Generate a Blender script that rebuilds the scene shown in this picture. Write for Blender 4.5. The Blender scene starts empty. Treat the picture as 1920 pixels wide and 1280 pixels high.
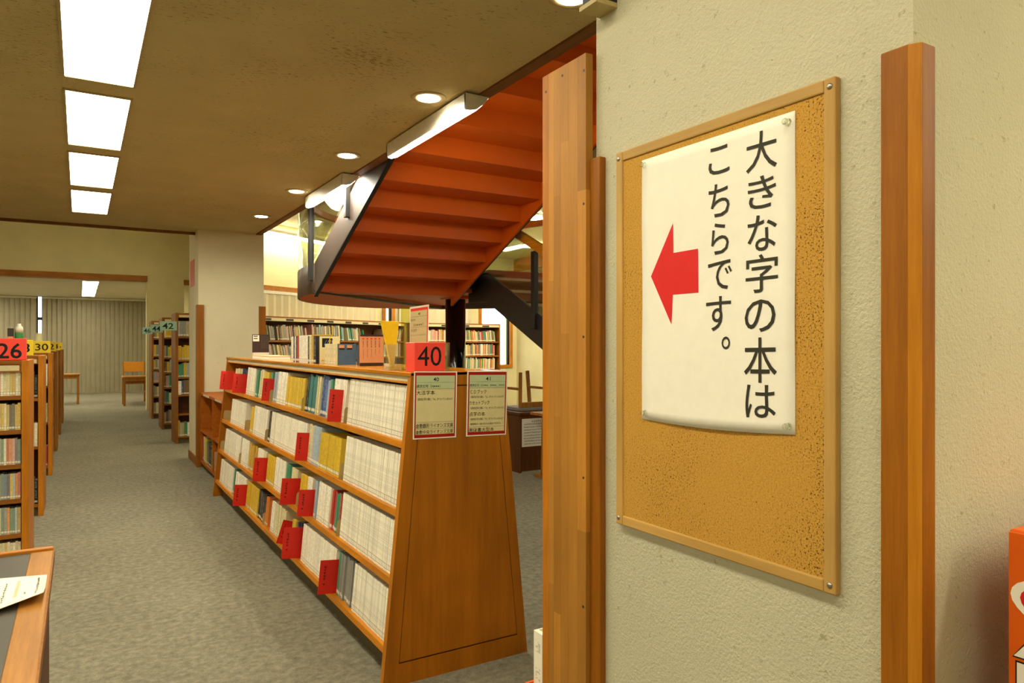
import bpy, bmesh, math, random
from mathutils import Vector, Matrix
R = random.Random(7)
sc = bpy.context.scene
COL = sc.collection
PI = math.pi
EYE = 1.42
HEAD = math.atan(810/1332)          # the camera looks 31.3 degrees to the right of the aisle

# ------------------------------------------------------------------ camera, world, exposure
cam_d = bpy.data.cameras.new('camera'); cam = bpy.data.objects.new('camera', cam_d); COL.objects.link(cam)
cam.location = (0, 0, EYE); cam.rotation_euler = (PI/2, 0, -HEAD)
cam_d.sensor_width = 36; cam_d.lens = 36*1332/1920; cam_d.shift_y = 6/1920
cam_d.clip_start = .02; cam_d.clip_end = 200
sc.camera = cam
w = bpy.data.worlds.new('daylight'); sc.world = w; w.use_nodes = True
w.node_tree.nodes['Background'].inputs[0].default_value = (.80, .90, 1, 1)
w.node_tree.nodes['Background'].inputs[1].default_value = 3.0
sc.view_settings.view_transform = 'Standard'; sc.view_settings.look = 'None'
sc.view_settings.gamma = 1; sc.view_settings.use_curve_mapping = False
sc.view_settings.exposure = 0.72
PANEL_E = 11.0; TUBE_E = 26.0; SPOT_W = 26.0
WARM = (1, .92, .69)

# ------------------------------------------------------------------ materials
def lin(c):
    return tuple((v/12.92 if v <= .04045 else ((v+.055)/1.055)**2.4) for v in c)
def hexc(h):
    return lin(tuple(int(h[i:i+2], 16)/255 for i in (0, 2, 4)))
class NT:
    def __init__(s, name):
        s.m = bpy.data.materials.new(name); s.m.use_nodes = True
        s.t = s.m.node_tree; s.b = s.t.nodes['Principled BSDF']; s.out = s.t.nodes['Material Output']
    def n(s, kind, **kw):
        nd = s.t.nodes.new(kind)
        for k, v in kw.items():
            if k.startswith('i_'):
                nd.inputs[k[2:].replace('_', ' ')].default_value = v
            else: setattr(nd, k, v)
        return nd
    def l(s, a, b): s.t.links.new(a, b)
    def coord(s, scale=(1, 1, 1), what='Object'):
        tc = s.n('ShaderNodeTexCoord'); mp = s.n('ShaderNodeMapping'); mp.inputs['Scale'].default_value = scale
        s.l(tc.outputs[what], mp.inputs[0]); return mp.outputs[0]
    def noise(s, vec, scale, detail=4, rough=.55):
        nd = s.n('ShaderNodeTexNoise'); nd.inputs['Scale'].default_value = scale
        nd.inputs['Detail'].default_value = detail; nd.inputs['Roughness'].default_value = rough
        s.l(vec, nd.inputs['Vector']); return nd.outputs['Fac']
    def ramp(s, fac, stops):
        nd = s.n('ShaderNodeValToRGB'); e = nd.color_ramp.elements
        while len(e) < len(stops): e.new(.5)
        for el, (p, c) in zip(e, stops):
            el.position = p; el.color = (*c, 1) if len(c) == 3 else c
        s.l(fac, nd.inputs[0]); return nd.outputs[0]
    def math(s, op, a, b=None, clamp=False):
        nd = s.n('ShaderNodeMath', operation=op, use_clamp=clamp)
        for i, v in enumerate((a, b)):
            if v is None: continue
            if isinstance(v, (int, float)): nd.inputs[i].default_value = v
            else: s.l(v, nd.inputs[i])
        return nd.outputs[0]
    def mix(s, fac, a, b, mode='MIX'):
        nd = s.n('ShaderNodeMix', data_type='RGBA', blend_type=mode)
        for sock, v in ((nd.inputs[0], fac), (nd.inputs[6], a), (nd.inputs[7], b)):
            if isinstance(v, (int, float)): sock.default_value = v
            elif isinstance(v, tuple): sock.default_value = (*v, 1) if len(v) == 3 else v
            else: s.l(v, sock)
        return nd.outputs[2]
    def bump(s, h, strength, dist=.01):
        nd = s.n('ShaderNodeBump'); nd.inputs['Strength'].default_value = strength; nd.inputs['Distance'].default_value = dist
        s.l(h, nd.inputs['Height']); s.l(nd.outputs[0], s.b.inputs['Normal'])
    def fin(s, col=None, rough=.5, spec=.5, metal=0):
        if col is not None:
            if isinstance(col, tuple): s.b.inputs['Base Color'].default_value = (*col, 1)
            else: s.l(col, s.b.inputs['Base Color'])
        s.b.inputs['Roughness'].default_value = rough; s.b.inputs['Specular IOR Level'].default_value = spec
        s.b.inputs['Metallic'].default_value = metal
        return s.m
def plain(name, h, rough=.5, spec=.4, metal=0, var=.06, scale=30):
    t = NT(name); c = hexc(h)
    f = t.noise(t.coord(), scale, 3)
    lo = tuple(v*(1-var) for v in c); hi = tuple(min(1, v*(1+var)) for v in c)
    return t.fin(t.ramp(f, [(.3, lo), (.7, hi)]), rough, spec, metal)
def wood(name, base, dark, axis='z', rough=.38, fine=1.0, island=False):
    t = NT(name); s = {'x': (1.2, 22, 22), 'y': (22, 1.2, 22), 'z': (22, 22, 1.2)}[axis]
    v = t.coord(tuple(q*fine for q in s))
    a = t.noise(v, 1.4, 6, .65); b = t.noise(v, 9, 3, .6)
    f = t.math('ADD', t.math('MULTIPLY', a, .72), t.math('MULTIPLY', b, .28))
    c1, c2 = hexc(dark), hexc(base)
    col = t.ramp(f, [(.30, c1), (.52, tuple(.45*p+.55*q for p, q in zip(c1, c2))), (.70, c2)])
    blot = t.ramp(t.noise(t.coord((1, 1, 1)), 3.0, 2), [(.3, (.84, .84, .84)), (.7, (1.08, 1.08, 1.08))])
    col = t.mix(1.0, col, blot, 'MULTIPLY')
    if island:
        oi = t.n('ShaderNodeObjectInfo')
        tint = t.ramp(oi.outputs['Random'], [(0, (.78, .74, .66)), (.35, (.92, .9, .86)), (.65, (1.03, 1.02, .98)), (1, (1.18, 1.14, 1.0))])
        col = t.mix(1.0, col, tint, 'MULTIPLY')
    t.bump(f, .06, .003)
    return t.fin(col, rough+.06, .24)
M = {}
M['oak_z'] = wood('oak veneer upright', 'd0821a', 'a3600a', 'z')
M['oak_y'] = wood('oak veneer lengthwise', 'dd8c12', 'b06a08', 'y')
M['oak_x'] = wood('oak veneer crosswise', 'd08520', 'a05e0d', 'x')
M['tablewood'] = wood('worn table wood', 'c08638', '97611f', 'y', .4)
M['topgloss'] = wood('lacquered bookcase top', 'd88a18', 'ad6a0c', 'y', .12)
M['lintel'] = wood('pale lintel wood', 'd09a3e', 'b07a24', 'y', .5)
M['panel'] = wood('amber end panel', 'b46c0a', '935505', 'z', .45, .7)
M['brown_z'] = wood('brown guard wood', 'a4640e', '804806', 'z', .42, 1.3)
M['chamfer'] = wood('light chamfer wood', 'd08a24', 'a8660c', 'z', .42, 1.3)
M['stave'] = wood('laminated stave', 'c28a38', 'a6702a', 'z', .42, 1.0, True)
M['frame'] = wood('pale board frame', 'c9a25c', 'b58a44', 'z', .45, 1.1)
M['frame_x'] = wood('pale board rail', 'c9a25c', 'b58a44', 'y', .45, 1.1)
M['shelf_z'] = wood('aged shelf wood', 'a56a20', '7d4a10', 'z', .5)
M['shelf_x'] = wood('aged shelf wood crosswise', 'a0641c', '7a460e', 'x', .5)
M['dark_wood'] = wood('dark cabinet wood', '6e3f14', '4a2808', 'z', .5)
M['lowshelf'] = wood('orange brown low shelf', 'c0680e', '8f4a06', 'y', .45)
M['trimwood'] = wood('ceiling trim wood', '8a5a20', '66400f', 'y', .5)
M['band'] = wood('lintel wood', 'b9792a', '8f5613', 'x', .5)
M['kick'] = plain('dark kick board', '5d5238', .8, .2)
M['beige_strip'] = plain('beige label rail', 'cfc196', .5)
M['beige_metal'] = plain('beige bookend metal', 'b4a068', .45, .5)
M['black'] = plain('black steel', '1a1613', .45, .5)
M['blackgloss'] = plain('black gloss paint', '0c0b0a', .14, .6)
M['purple'] = plain('umber painted steel', '4d4038', .5, .4)
M['orange'] = plain('orange painted steel', 'cb580c', .42, .35, 0, .04, 6)
M['white_plastic'] = plain('white enamel', 'd8d2c0', .4)
M['paper'] = plain('white paper', 'f4efdf', .7, .2, 0, .02)
M['cream_paper'] = plain('cream paper', 'ddd09c', .6, .2, 0, .03)
M['green_paper'] = plain('green tinted paper', 'bfcaa0', .6, .2, 0, .03)
M['ink'] = plain('black ink', '1e1c1c', .6, .2)
M['softink'] = plain('soft black ink', '38352a', .6, .2)
M['greyink'] = plain('grey ink', '5a5340', .6, .2)
M['red'] = plain('red print', 'dc1f1c', .5, .3, 0, .03)
M['redcard'] = plain('red divider card', 'd8261a', .45, .4, 0, .06, 12)
M['deepred'] = plain('deep red border print', 'a81408', .5, .3, 0, .03)
M['redcube'] = plain('red number card', 'f84a3c', .3, .5, 0, .03)
M['yellowcube'] = plain('yellow number card', 'ecc92a', .35, .5, 0, .03)
M['tealcard'] = plain('pale teal number card', '94b8a2', .45, .4, 0, .03)
M['coral'] = plain('coral poster', 'd0563c', .5)
M['screw'] = plain('steel screw', 'a8a49a', .3, .5, .9)
M['grey_mat'] = plain('grey desk mat', '4a463b', .5, .4, 0, .06, 9)
M['cushion'] = plain('grey seat cushion', '85807a', .7, .2)
M['lightwood'] = wood('pale chair wood', 'b57a30', '8c5818', 'z', .5)
M['amber_pad'] = plain('amber chair back', 'dd9422', .5)
M['aed'] = plain('orange cabinet paint', 'e26008', .4, .4, 0, .03, 5)
M['crate'] = plain('orange crate plastic', 'e0601a', .4)
M['blue'] = plain('slate blue cloth cover', '4a6480', .55)
M['yellow_paper'] = plain('yellow leaflet', 'f0c414', .5, .3, 0, .04)
M['pink'] = plain('salmon book cover', 'd8996e', .45, .4, 0, .04)
M['maroon'] = plain('dark brown print', '3a2420', .5)
M['green'] = plain('green label', '1f7a34', .4)
M['label_dark'] = plain('dark tier label', '33302a', .5)
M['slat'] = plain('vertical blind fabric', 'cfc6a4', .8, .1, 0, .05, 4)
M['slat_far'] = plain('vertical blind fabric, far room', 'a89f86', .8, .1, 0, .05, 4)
def wall_mat(name, base, speck, bscale=160, bstr=.35):
    t = NT(name); v = t.coord((1, 1, 1), 'Object')
    n1 = t.noise(v, bscale, 5, .6); n2 = t.noise(v, 2.2, 3); n3 = t.noise(v, 55, 4, .7)
    c = hexc(base)
    col = t.ramp(n2, [(.25, tuple(q*.93 for q in c)), (.75, tuple(min(1, q*1.04) for q in c))])
    col = t.mix(t.ramp(n3, [(.62, (0, 0, 0)), (.70, (.6, .6, .6))]), col, hexc(speck))
    h = t.math('ADD', n1, t.math('MULTIPLY', n3, .7))
    t.bump(h, bstr, .006)
    return t.fin(col, .85, .15)
M['plaster'] = wall_mat('sprayed cream plaster', 'cac5a8', '94875c', 150, .6)
M['plaster_plain'] = wall_mat('cream wall paint', 'ddd2a0', 'cfc392', 90, .1)
M['column'] = wall_mat('column plaster', 'dbd2b2', 'b8ad88', 140, .2)
M['ceil_far'] = wall_mat('pale ceiling', 'cfc9b4', 'b5ae96', 60, .2)
def ceiling_mat():
    t = NT('rough brown acoustic ceiling'); v = t.coord()
    n1 = t.noise(v, 45, 6, .7); n2 = t.noise(v, 3, 3)
    n3 = t.math('ADD', t.noise(t.coord((30, 75, 50)), 1.0, 4, .75), t.math('MULTIPLY', t.math('SUBTRACT', t.noise(v, 1.7, 2), .5), .30))
    c = hexc('cbbd8c')
    col = t.ramp(n2, [(.25, tuple(q*.92 for q in c)), (.75, tuple(q*1.05 for q in c))])
    col = t.mix(t.ramp(n3, [(.60, (0, 0, 0)), (.67, (.75, .75, .75))]), col, hexc('6b5a34'))
    t.bump(t.math('SUBTRACT', n1, t.math('MULTIPLY', n3, 1.4)), .55, .012)
    return t.fin(col, .95, .05)
M['ceiling'] = ceiling_mat()
def carpet_mat():
    t = NT('grey loop carpet'); v = t.coord()
    n1 = t.noise(v, 260, 3, .7); n2 = t.noise(v, 26, 5, .7); n3 = t.noise(v, 1.3, 3)
    f = t.math('ADD', t.math('MULTIPLY', n1, .45), t.math('MULTIPLY', n2, .55))
    col = t.ramp(f, [(.30, hexc('5a5648')), (.5, hexc('878270')), (.70, hexc('aaa48c'))])
    col = t.mix(1.0, col, t.ramp(n3, [(.3, (.9, .9, .9)), (.7, (1.06, 1.06, 1.06))]), 'MULTIPLY')
    t.bump(n1, .6, .006)
    return t.fin(col, .95, .05)
M['carpet'] = carpet_mat()
def cork_mat():
    t = NT('cork'); v = t.coord()
    n1 = t.noise(v, 270, 4, .75); n2 = t.noise(v, 240, 3, .75); n3 = t.noise(v, 4, 3); 
    col = t.ramp(n1, [(.30, hexc('a0742a')), (.48, hexc('c4933c')), (.7, hexc('d2a450'))])
    sp = t.n('ShaderNodeSeparateXYZ'); t.l(v, sp.inputs[0])
    worn = t.math('MULTIPLY', t.math('SUBTRACT', t.math('MULTIPLY', sp.outputs[1], -1), .13, True), .42)      # crumbled towards one edge
    f = t.math('ADD', t.math('ADD', n2, worn), t.math('MULTIPLY', t.math('SUBTRACT', n3, .5), .22))
    col = t.mix(t.ramp(f, [(.605, (0, 0, 0)), (.66, (1, 1, 1))]), col, hexc('4a300c'))
    t.bump(n1, .3, .004)
    return t.fin(col, .85, .15)
M['cork'] = cork_mat()
def emit(name, c, e):
    t = NT(name); t.b.inputs['Emission Color'].default_value = (*c, 1); t.b.inputs['Emission Strength'].default_value = e
    return t.fin((.9, .88, .8), .5)
M['panel_light'] = emit('ceiling panel glow', WARM, PANEL_E)
M['tube_light'] = emit('fluorescent glow', (1, .95, .78), TUBE_E)
M['lamp_disc'] = emit('downlight glow', (1, .93, .7), 12)
def glass_mat(name, tint, refl=.12):
    t = NT(name); tr = t.n('ShaderNodeBsdfTransparent'); gl = t.n('ShaderNodeBsdfGlossy'); mx = t.n('ShaderNodeMixShader')
    tr.inputs[0].default_value = (*tint, 1); gl.inputs['Roughness'].default_value = .02
    lw = t.n('ShaderNodeLayerWeight'); lw.inputs['Blend'].default_value = .25
    f = t.math('ADD', t.math('MULTIPLY', lw.outputs['Fresnel'], .5), refl*.3, True)
    t.l(f, mx.inputs[0]); t.l(tr.outputs[0], mx.inputs[1]); t.l(gl.outputs[0], mx.inputs[2]); t.l(mx.outputs[0], t.out.inputs[0])
    return t.m
M['glass'] = glass_mat('stair guard glass', (.93, .95, .86))
M['acrylic'] = glass_mat('clear acrylic', (.93, .95, .88), .2)
M['acrylic_y'] = glass_mat('yellow tinted acrylic', (.86, .84, .45), .2)
M['window_glass'] = glass_mat('window glass', (.97, .98, 1), .05)
def book_mat(name, spine, attr):
    """object colour (or a colour attribute) gives the cloth; its alpha seeds the printed marks along the spine"""
    t = NT(name)
    if attr:
        a = t.n('ShaderNodeAttribute', attribute_name='tint'); c, al = a.outputs['Color'], a.outputs['Alpha']
    else:
        a = t.n('ShaderNodeObjectInfo'); c, al = a.outputs['Color'], a.outputs['Alpha']
    if not spine: return t.fin(t.mix(.04, c, (.5, .5, .45)), .5, .35)
    uv = t.n('ShaderNodeUVMap'); sep = t.n('ShaderNodeSeparateXYZ'); t.l(uv.outputs[0], sep.inputs[0])
    u, v = sep.outputs[0], sep.outputs[1]
    cb = t.n('ShaderNodeCombineXYZ'); t.l(t.math('MULTIPLY', al, 61), cb.inputs[0]); t.l(t.math('MULTIPLY', v, 9), cb.inputs[1])
    coarse = t.noise(cb.outputs[0], 1.0, 1)
    cb2 = t.n('ShaderNodeCombineXYZ'); t.l(t.math('MULTIPLY', al, 97), cb2.inputs[0]); t.l(t.math('MULTIPLY', v, 70), cb2.inputs[1]); t.l(t.math('MULTIPLY', u, 2.5), cb2.inputs[2])
    fine = t.noise(cb2.outputs[0], 1.0, 2)
    mid = t.math('MULTIPLY', t.math('GREATER_THAN', u, .22), t.math('LESS_THAN', u, .78))
    body = t.math('MULTIPLY', t.math('GREATER_THAN', v, .22), t.math('LESS_THAN', v, .95))
    ink = t.math('MULTIPLY', t.math('MULTIPLY', mid, body), t.math('MULTIPLY', t.math('GREATER_THAN', coarse, .47), t.math('GREATER_THAN', fine, .50)))
    def box(lo, hi): return t.math('MULTIPLY', t.math('GREATER_THAN', v, lo), t.math('LESS_THAN', v, hi))
    lum = t.n('ShaderNodeRGBToBW'); t.l(c, lum.inputs[0])
    dark = t.math('LESS_THAN', lum.outputs[0], .12)
    inkc = t.mix(dark, (.10, .09, .08), (.75, .72, .6))
    col = t.mix(t.math('MULTIPLY', ink, .34), c, inkc)
    seam = t.math('ADD', t.math('LESS_THAN', u, .05), t.math('GREATER_THAN', u, .95))
    col = t.mix(t.math('MULTIPLY', seam, .22), col, (.2, .19, .14))
    label = box(.045, .145); rim = t.math('SUBTRACT', label, box(.058, .132))
    edge = t.math('MULTIPLY', label, t.math('GREATER_THAN', t.math('ADD', u, t.math('MULTIPLY', al, .0)), .9))
    lcol = t.mix(t.math('MULTIPLY', t.math('ADD', rim, edge, True), .75), (.80, .77, .62), (.05, .05, .05))
    col = t.mix(t.math('MULTIPLY', label, .85), col, lcol)
    return t.fin(col, .45, .4)
M['spine'] = book_mat('book spine print', True, False); M['cover'] = book_mat('book cover', False, False)
M['spine_row'] = book_mat('book spine print, row', True, True); M['cover_row'] = book_mat('book cover, row', False, True)
M['pages'] = plain('page block', 'd9cfae', .8, .1, 0, .05, 60)

# ------------------------------------------------------------------ mesh helpers
class MB:
    def __init__(s): s.v, s.f, s.m, s.uv = [], [], [], {}
    def add(s, vs, fs, m=0):
        o = len(s.v); s.v += [tuple(p) for p in vs]
        for f in fs: s.f.append(tuple(i+o for i in f)); s.m.append(m)
        return s
    def box(s, x0, x1, y0, y1, z0, z1, m=0, mat=None):
        vs = [Vector((x, y, z)) for x in (x0, x1) for y in (y0, y1) for z in (z0, z1)]
        if mat: vs = [mat @ p for p in vs]
        return s.add(vs, [(0, 1, 3, 2), (4, 6, 7, 5), (0, 4, 5, 1), (2, 3, 7, 6), (0, 2, 6, 4), (1, 5, 7, 3)], m)
    def prism(s, pts, axis, a, b, m=0):
        """polygon swept along an axis; pts are the two other coordinates in x,y,z order"""
        def P(p, t): return {'x': (t, p[0], p[1]), 'y': (p[0], t, p[1]), 'z': (p[0], p[1], t)}[axis]
        n = len(pts); vs = [P(p, a) for p in pts]+[P(p, b) for p in pts]
        return s.add(vs, [tuple(range(n))[::-1], tuple(range(n, 2*n))]+[(i, (i+1) % n, n+(i+1) % n, n+i) for i in range(n)], m)
    def tube(s, p0, p1, r0, r1=None, n=16, m=0):
        p0, p1 = Vector(p0), Vector(p1); r1 = r0 if r1 is None else r1
        d = (p1-p0).normalized(); a = d.orthogonal().normalized(); b = d.cross(a)
        vs = [p+(a*math.cos(2*PI*i/n)+b*math.sin(2*PI*i/n))*r for p, r in ((p0, r0), (p1, r1)) for i in range(n)]
        return s.add(vs, [tuple(range(n))[::-1], tuple(range(n, 2*n))]+[(i, (i+1) % n, n+(i+1) % n, n+i) for i in range(n)], m)
    def lathe(s, c, prof, n=24, m=0):
        vs = [(c[0]+r*math.cos(2*PI*i/n), c[1]+r*math.sin(2*PI*i/n), c[2]+z) for r, z in prof for i in range(n)]
        fs = [(k*n+i, k*n+(i+1) % n, (k+1)*n+(i+1) % n, (k+1)*n+i) for k in range(len(prof)-1) for i in range(n)]
        fs += [tuple(range(n))[::-1], tuple(range((len(prof)-1)*n, len(prof)*n))]
        return s.add(vs, fs, m)
    def bar(s, p0, p1, w, h, up=(0, 0, 1), m=0):
        p0, p1 = Vector(p0), Vector(p1); d = (p1-p0).normalized(); u = Vector(up)
        x = d.cross(u).normalized(); u = x.cross(d)
        vs = [p+x*a*w/2+u*b*h/2 for p in (p0, p1) for a, b in ((-1, -1), (1, -1), (1, 1), (-1, 1))]
        return s.add(vs, [(3, 2, 1, 0), (4, 5, 6, 7)]+[(i, (i+1) % 4, 4+(i+1) % 4, 4+i) for i in range(4)], m)
    def strip(s, path, t, z0, z1, m=0):
        """a thin upright band along an open plan path, thickness t inwards (to the left of travel)"""
        n = len(path); nr = []
        for i in range(n):
            a, b = path[max(0, i-1)], path[min(n-1, i+1)]
            d = Vector((b[0]-a[0], b[1]-a[1])).normalized(); nr.append((d.y, -d.x))
        vs = []
        for (x, y), q in zip(path, nr):
            for k, z in ((0, z0), (0, z1), (t, z1), (t, z0)): vs.append((x+q[0]*k, y+q[1]*k, z))
        fs = [(3, 2, 1, 0), tuple(4*(n-1)+k for k in range(4))]
        for i in range(n-1):
            for k in range(4): fs.append((4*i+k, 4*i+(k+1) % 4, 4*i+4+(k+1) % 4, 4*i+4+k))
        return s.add(vs, fs, m)
    def build(s, name, mats, parent=None, bevel=0, smooth=False, world=True):
        me = bpy.data.meshes.new(name); off = Vector(parent.location) if (parent is not None and world) else Vector((0, 0, 0))
        if parent is not None and world and parent.parent is not None: off = off+Vector(parent.parent.location)
        me.from_pydata([tuple(Vector(p)-off) for p in s.v], [], s.f)
        for m in (mats if isinstance(mats, (list, tuple)) else [mats]): me.materials.append(M[m] if isinstance(m, str) else m)
        for p, k in zip(me.polygons, s.m): p.material_index = k
        bm = bmesh.new(); bm.from_mesh(me); bmesh.ops.recalc_face_normals(bm, faces=bm.faces); bm.to_mesh(me); bm.free()
        if smooth:
            for p in me.polygons: p.use_smooth = True
        o = bpy.data.objects.new(name, me); COL.objects.link(o)
        if parent is not None: o.parent = parent
        if bevel:
            b = o.modifiers.new('bevel', 'BEVEL'); b.width = bevel; b.segments = 2; b.limit_method = 'ANGLE'
        return o
def tag(o, label=None, cat=None, group=None, kind=None):
    if label: o['label'] = label
    if cat: o['category'] = cat
    if group: o['group'] = group
    if kind: o['kind'] = kind
    return o
def thing(name, label, cat, loc=(0, 0, 0), rz=0, group=None):
    o = bpy.data.objects.new(name, None); COL.objects.link(o); o.location = loc; o.rotation_euler = (0, 0, rz)
    o.empty_display_size = .1
    return tag(o, label, cat, group)
def struct(mb, name, mats, parent=None, **k):
    o = mb.build(name, mats, parent, **k)
    if parent is None: o['kind'] = 'structure'
    return o
def box(*a): return MB().box(*a)

# lettering: glyph outlines become flat print laid onto a surface
_cache = {}
def glyph(body, bold=0.0, shear=0):
    k = (body, bold, shear)
    if k not in _cache:
        cu = bpy.data.curves.new('glyph', 'FONT'); cu.body = body; cu.size = 1; cu.offset = bold; cu.shear = shear; cu.resolution_u = 3
        ob = bpy.data.objects.new('glyph', cu); COL.objects.link(ob)
        dg = bpy.context.evaluated_depsgraph_get(); dg.update()
        me = bpy.data.meshes.new_from_object(ob.evaluated_get(dg))
        vs = [(v.co.x, v.co.y) for v in me.vertices]; fs = [tuple(p.vertices) for p in me.polygons]
        bpy.data.objects.remove(ob); bpy.data.curves.remove(cu); bpy.data.meshes.remove(me)
        if vs:
            x0, x1 = min(v[0] for v in vs), max(v[0] for v in vs); y0, y1 = min(v[1] for v in vs), max(v[1] for v in vs)
            vs = [((x-x0)/max(1e-6, x1-x0), (y-y0)/max(1e-6, y1-y0)) for x, y in vs]
        _cache[k] = (vs, fs)
    return _cache[k]
def quad(tl, tr, br, bl, lift=(0, 0, 0)):
    """(u from left, v from top) -> point"""
    tl, tr, br, bl, L = (Vector(q) for q in (tl, tr, br, bl, lift))
    return lambda u, v: (tl*(1-u)+tr*u)*(1-v)+(bl*(1-u)+br*u)*v+L
def write(mb, S, body, u0, u1, v0, v1, m=0, bold=0.0):
    vs, fs = glyph(body, bold)
    return mb.add([S(u0+(u1-u0)*x, v1+(v0-v1)*y) for x, y in vs], fs, m)
def patch(mb, S, u0, u1, v0, v1, m=0, n=1):
    for i in range(n):
        a, b = u0+(u1-u0)*i/n, u0+(u1-u0)*(i+1)/n
        mb.add([S(a, v0), S(b, v0), S(b, v1), S(a, v1)], [(0, 1, 2, 3)], m)
    return mb
def scribble(mb, S, u0, u1, v0, v1, n, m=0, vertical=True, seed=1):
    """small print too fine to read: little strokes in a line"""
    r = random.Random(seed)
    for i in range(n):
        if vertical: a0, a1, b0, b1 = u0, u1, v0+(v1-v0)*i/n, v0+(v1-v0)*(i+.78)/n
        else: a0, a1, b0, b1 = u0+(u1-u0)*i/n, u0+(u1-u0)*(i+.8)/n, v0, v1
        w_, h_ = a1-a0, b1-b0
        patch(mb, S, a0, a1, b0+h_*r.uniform(.05, .25), b0+h_*r.uniform(.3, .42), m)
        k = r.uniform(.2, .6); patch(mb, S, a0+w_*k, a0+w_*(k+.22), b0, b1, m)
        if r.random() < .7: patch(mb, S, a0+w_*.1, a0+w_*.9, b0+h_*.7, b0+h_*.86, m)
    return mb

# ------------------------------------------------------------------ the room
LC, HC, FC = 2.76, 4.2, 2.79            # low ceiling, high ceiling, far room ceiling
struct(box(-8, 8.8, -3.5, 24.4, -.1, 0), 'floor', 'carpet')
cl = MB(); cl.box(-8, 1.82, -3.5, 9.2, LC, LC+.14); cl.box(1.82, 8.8, -3.5, 1.5, LC, LC+.14)
struct(cl, 'ceiling', 'ceiling')
c2 = MB(); c2.box(-8, 2.1, 9.2, 17.3, HC, HC+.1); c2.box(1.82, 5.3, 1.4, 7.0, 5.6, 5.7); c2.box(1.82, 8.8, 7.0, 14.3, 3.4, 3.5); c2.box(5.3, 8.8, 1.4, 7.0, 3.4, 3.5); c2.box(2.1,2.3,9.2,14.3,3.4,3.5)
struct(c2, 'ceiling_high', 'plaster_plain')
struct(box(-8, 2.1, 17.5, 24.4, FC, FC+.1), 'ceiling_far', 'ceil_far')
b = MB()                                   # risers of ceiling between the levels
b.box(-8, 1.82, 9.12, 9.2, LC+.14, HC); b.box(1.74, 1.88, 1.5, 9.2, LC+.14, 5.6); b.box(1.82, 5.3, 1.42, 1.5, LC+.14, 5.6)
b.box(5.3, 5.38, 1.5, 7.0, 3.5, 5.6); b.box(1.82, 5.3, 7.0, 7.08, 3.5, 5.6); b.box(2.1, 2.18, 9.2, 11.5, 3.5, HC)
struct(b, 'wall_bulkhead', 'plaster_plain')
struct(box(-8.1, -8, -3.5, 24.4, 0, HC), 'wall_left', 'plaster_plain')
struct(box(-8, 8.8, -3.6, -3.5, 0, LC+.14), 'wall_rear', 'plaster_plain')
struct(box(8.7, 8.8, -3.5, 14.3, 0, 3.5), 'wall_right', 'plaster_plain')
# wall at the end of the aisle: lintel over the wide opening, a pier, a second opening
b = MB(); b.box(-8, 1.234, 17.3, 17.5, FC+.02, HC); b.box(1.234, 1.98, 17.3, 17.5, 0, HC); b.box(1.98, 2.1, 17.3, 17.5, 2.86, HC)
struct(b, 'wall_far', 'plaster_plain')
struct(box(-8, 1.25, 17.24, 17.52, FC-.0, FC+.12), 'trim_1', 'band')
struct(box(1.97, 2.1, 17.24, 17.52, 2.76, 2.86), 'trim_2', 'band')
b = MB(); b.box(2.1, 2.2, 11.5, 17.3, 0, HC); b.box(2.1, 2.2, 17.3, 24.4, 0, FC)
struct(b, 'wall_partition', 'plaster_plain')
# far room end wall with a slit of window between two blinds
WX0, WX1 = -1.02, -.93
b = MB(); b.box(-8, WX0, 24.2, 24.4, 0, FC); b.box(WX1, 2.1, 24.2, 24.4, 0, FC); b.box(WX0, WX1, 24.2, 24.4, 0, 1.75)
struct(b, 'wall_end', 'plaster_plain')
wn = struct(MB().box(WX0-.03, WX0, 24.17, 24.4, 1.75, FC).box(WX1, WX1+.03, 24.17, 24.4, 1.75, FC).box(WX0, WX1, 24.19, 24.3, 2.12, 2.20), 'window_1', 'black')
box(WX0, WX1, 24.28, 24.29, 1.75, FC).build('pane', 'window_glass', wn)
# angled back wall (57.5 degrees), then the straight one with windows
AD = Vector((math.sin(math.radians(57.5)), math.cos(math.radians(57.5)), 0)); AN = Vector((AD.y, -AD.x, 0))
A0 = Vector((2.10, 11.432, 0))                      # front line of the angled shelving
def am(s, off=0, z=0): return A0+AD*s-AN*off+Vector((0, 0, z))
AM = Matrix.Translation(A0) @ Matrix(((AD.x, -AN.x, 0, 0), (AD.y, -AN.y, 0, 0), (0, 0, 1, 0), (0, 0, 0, 1)))  # local x along, y into the wall
struct(MB().box(-.2, 3.85, .34, .46, 0, 3.4, 0, AM), 'wall_angled', 'plaster_plain')
W2, W3 = (5.47, 5.60), (7.76, 8.50)
b = MB(); b.box(4.9, 5.2, 13.86, 14.2, 0, 3.4); b.box(5.0, W2[0], 14.1, 14.3, 0, 3.4); b.box(W2[0], W2[1], 14.1, 14.3, 0, 1.2); b.box(W2[0], W3[1], 14.1, 14.3, 2.42, 3.4)
b.box(W2[1], W3[0], 14.1, 14.3, 0, 2.42); b.box(W3[0], W3[1], 14.1, 14.3, 0, .96); b.box(W3[1], 8.7, 14.1, 14.3, 0, 3.4)
struct(b, 'wall_back', 'plaster_plain')
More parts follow.
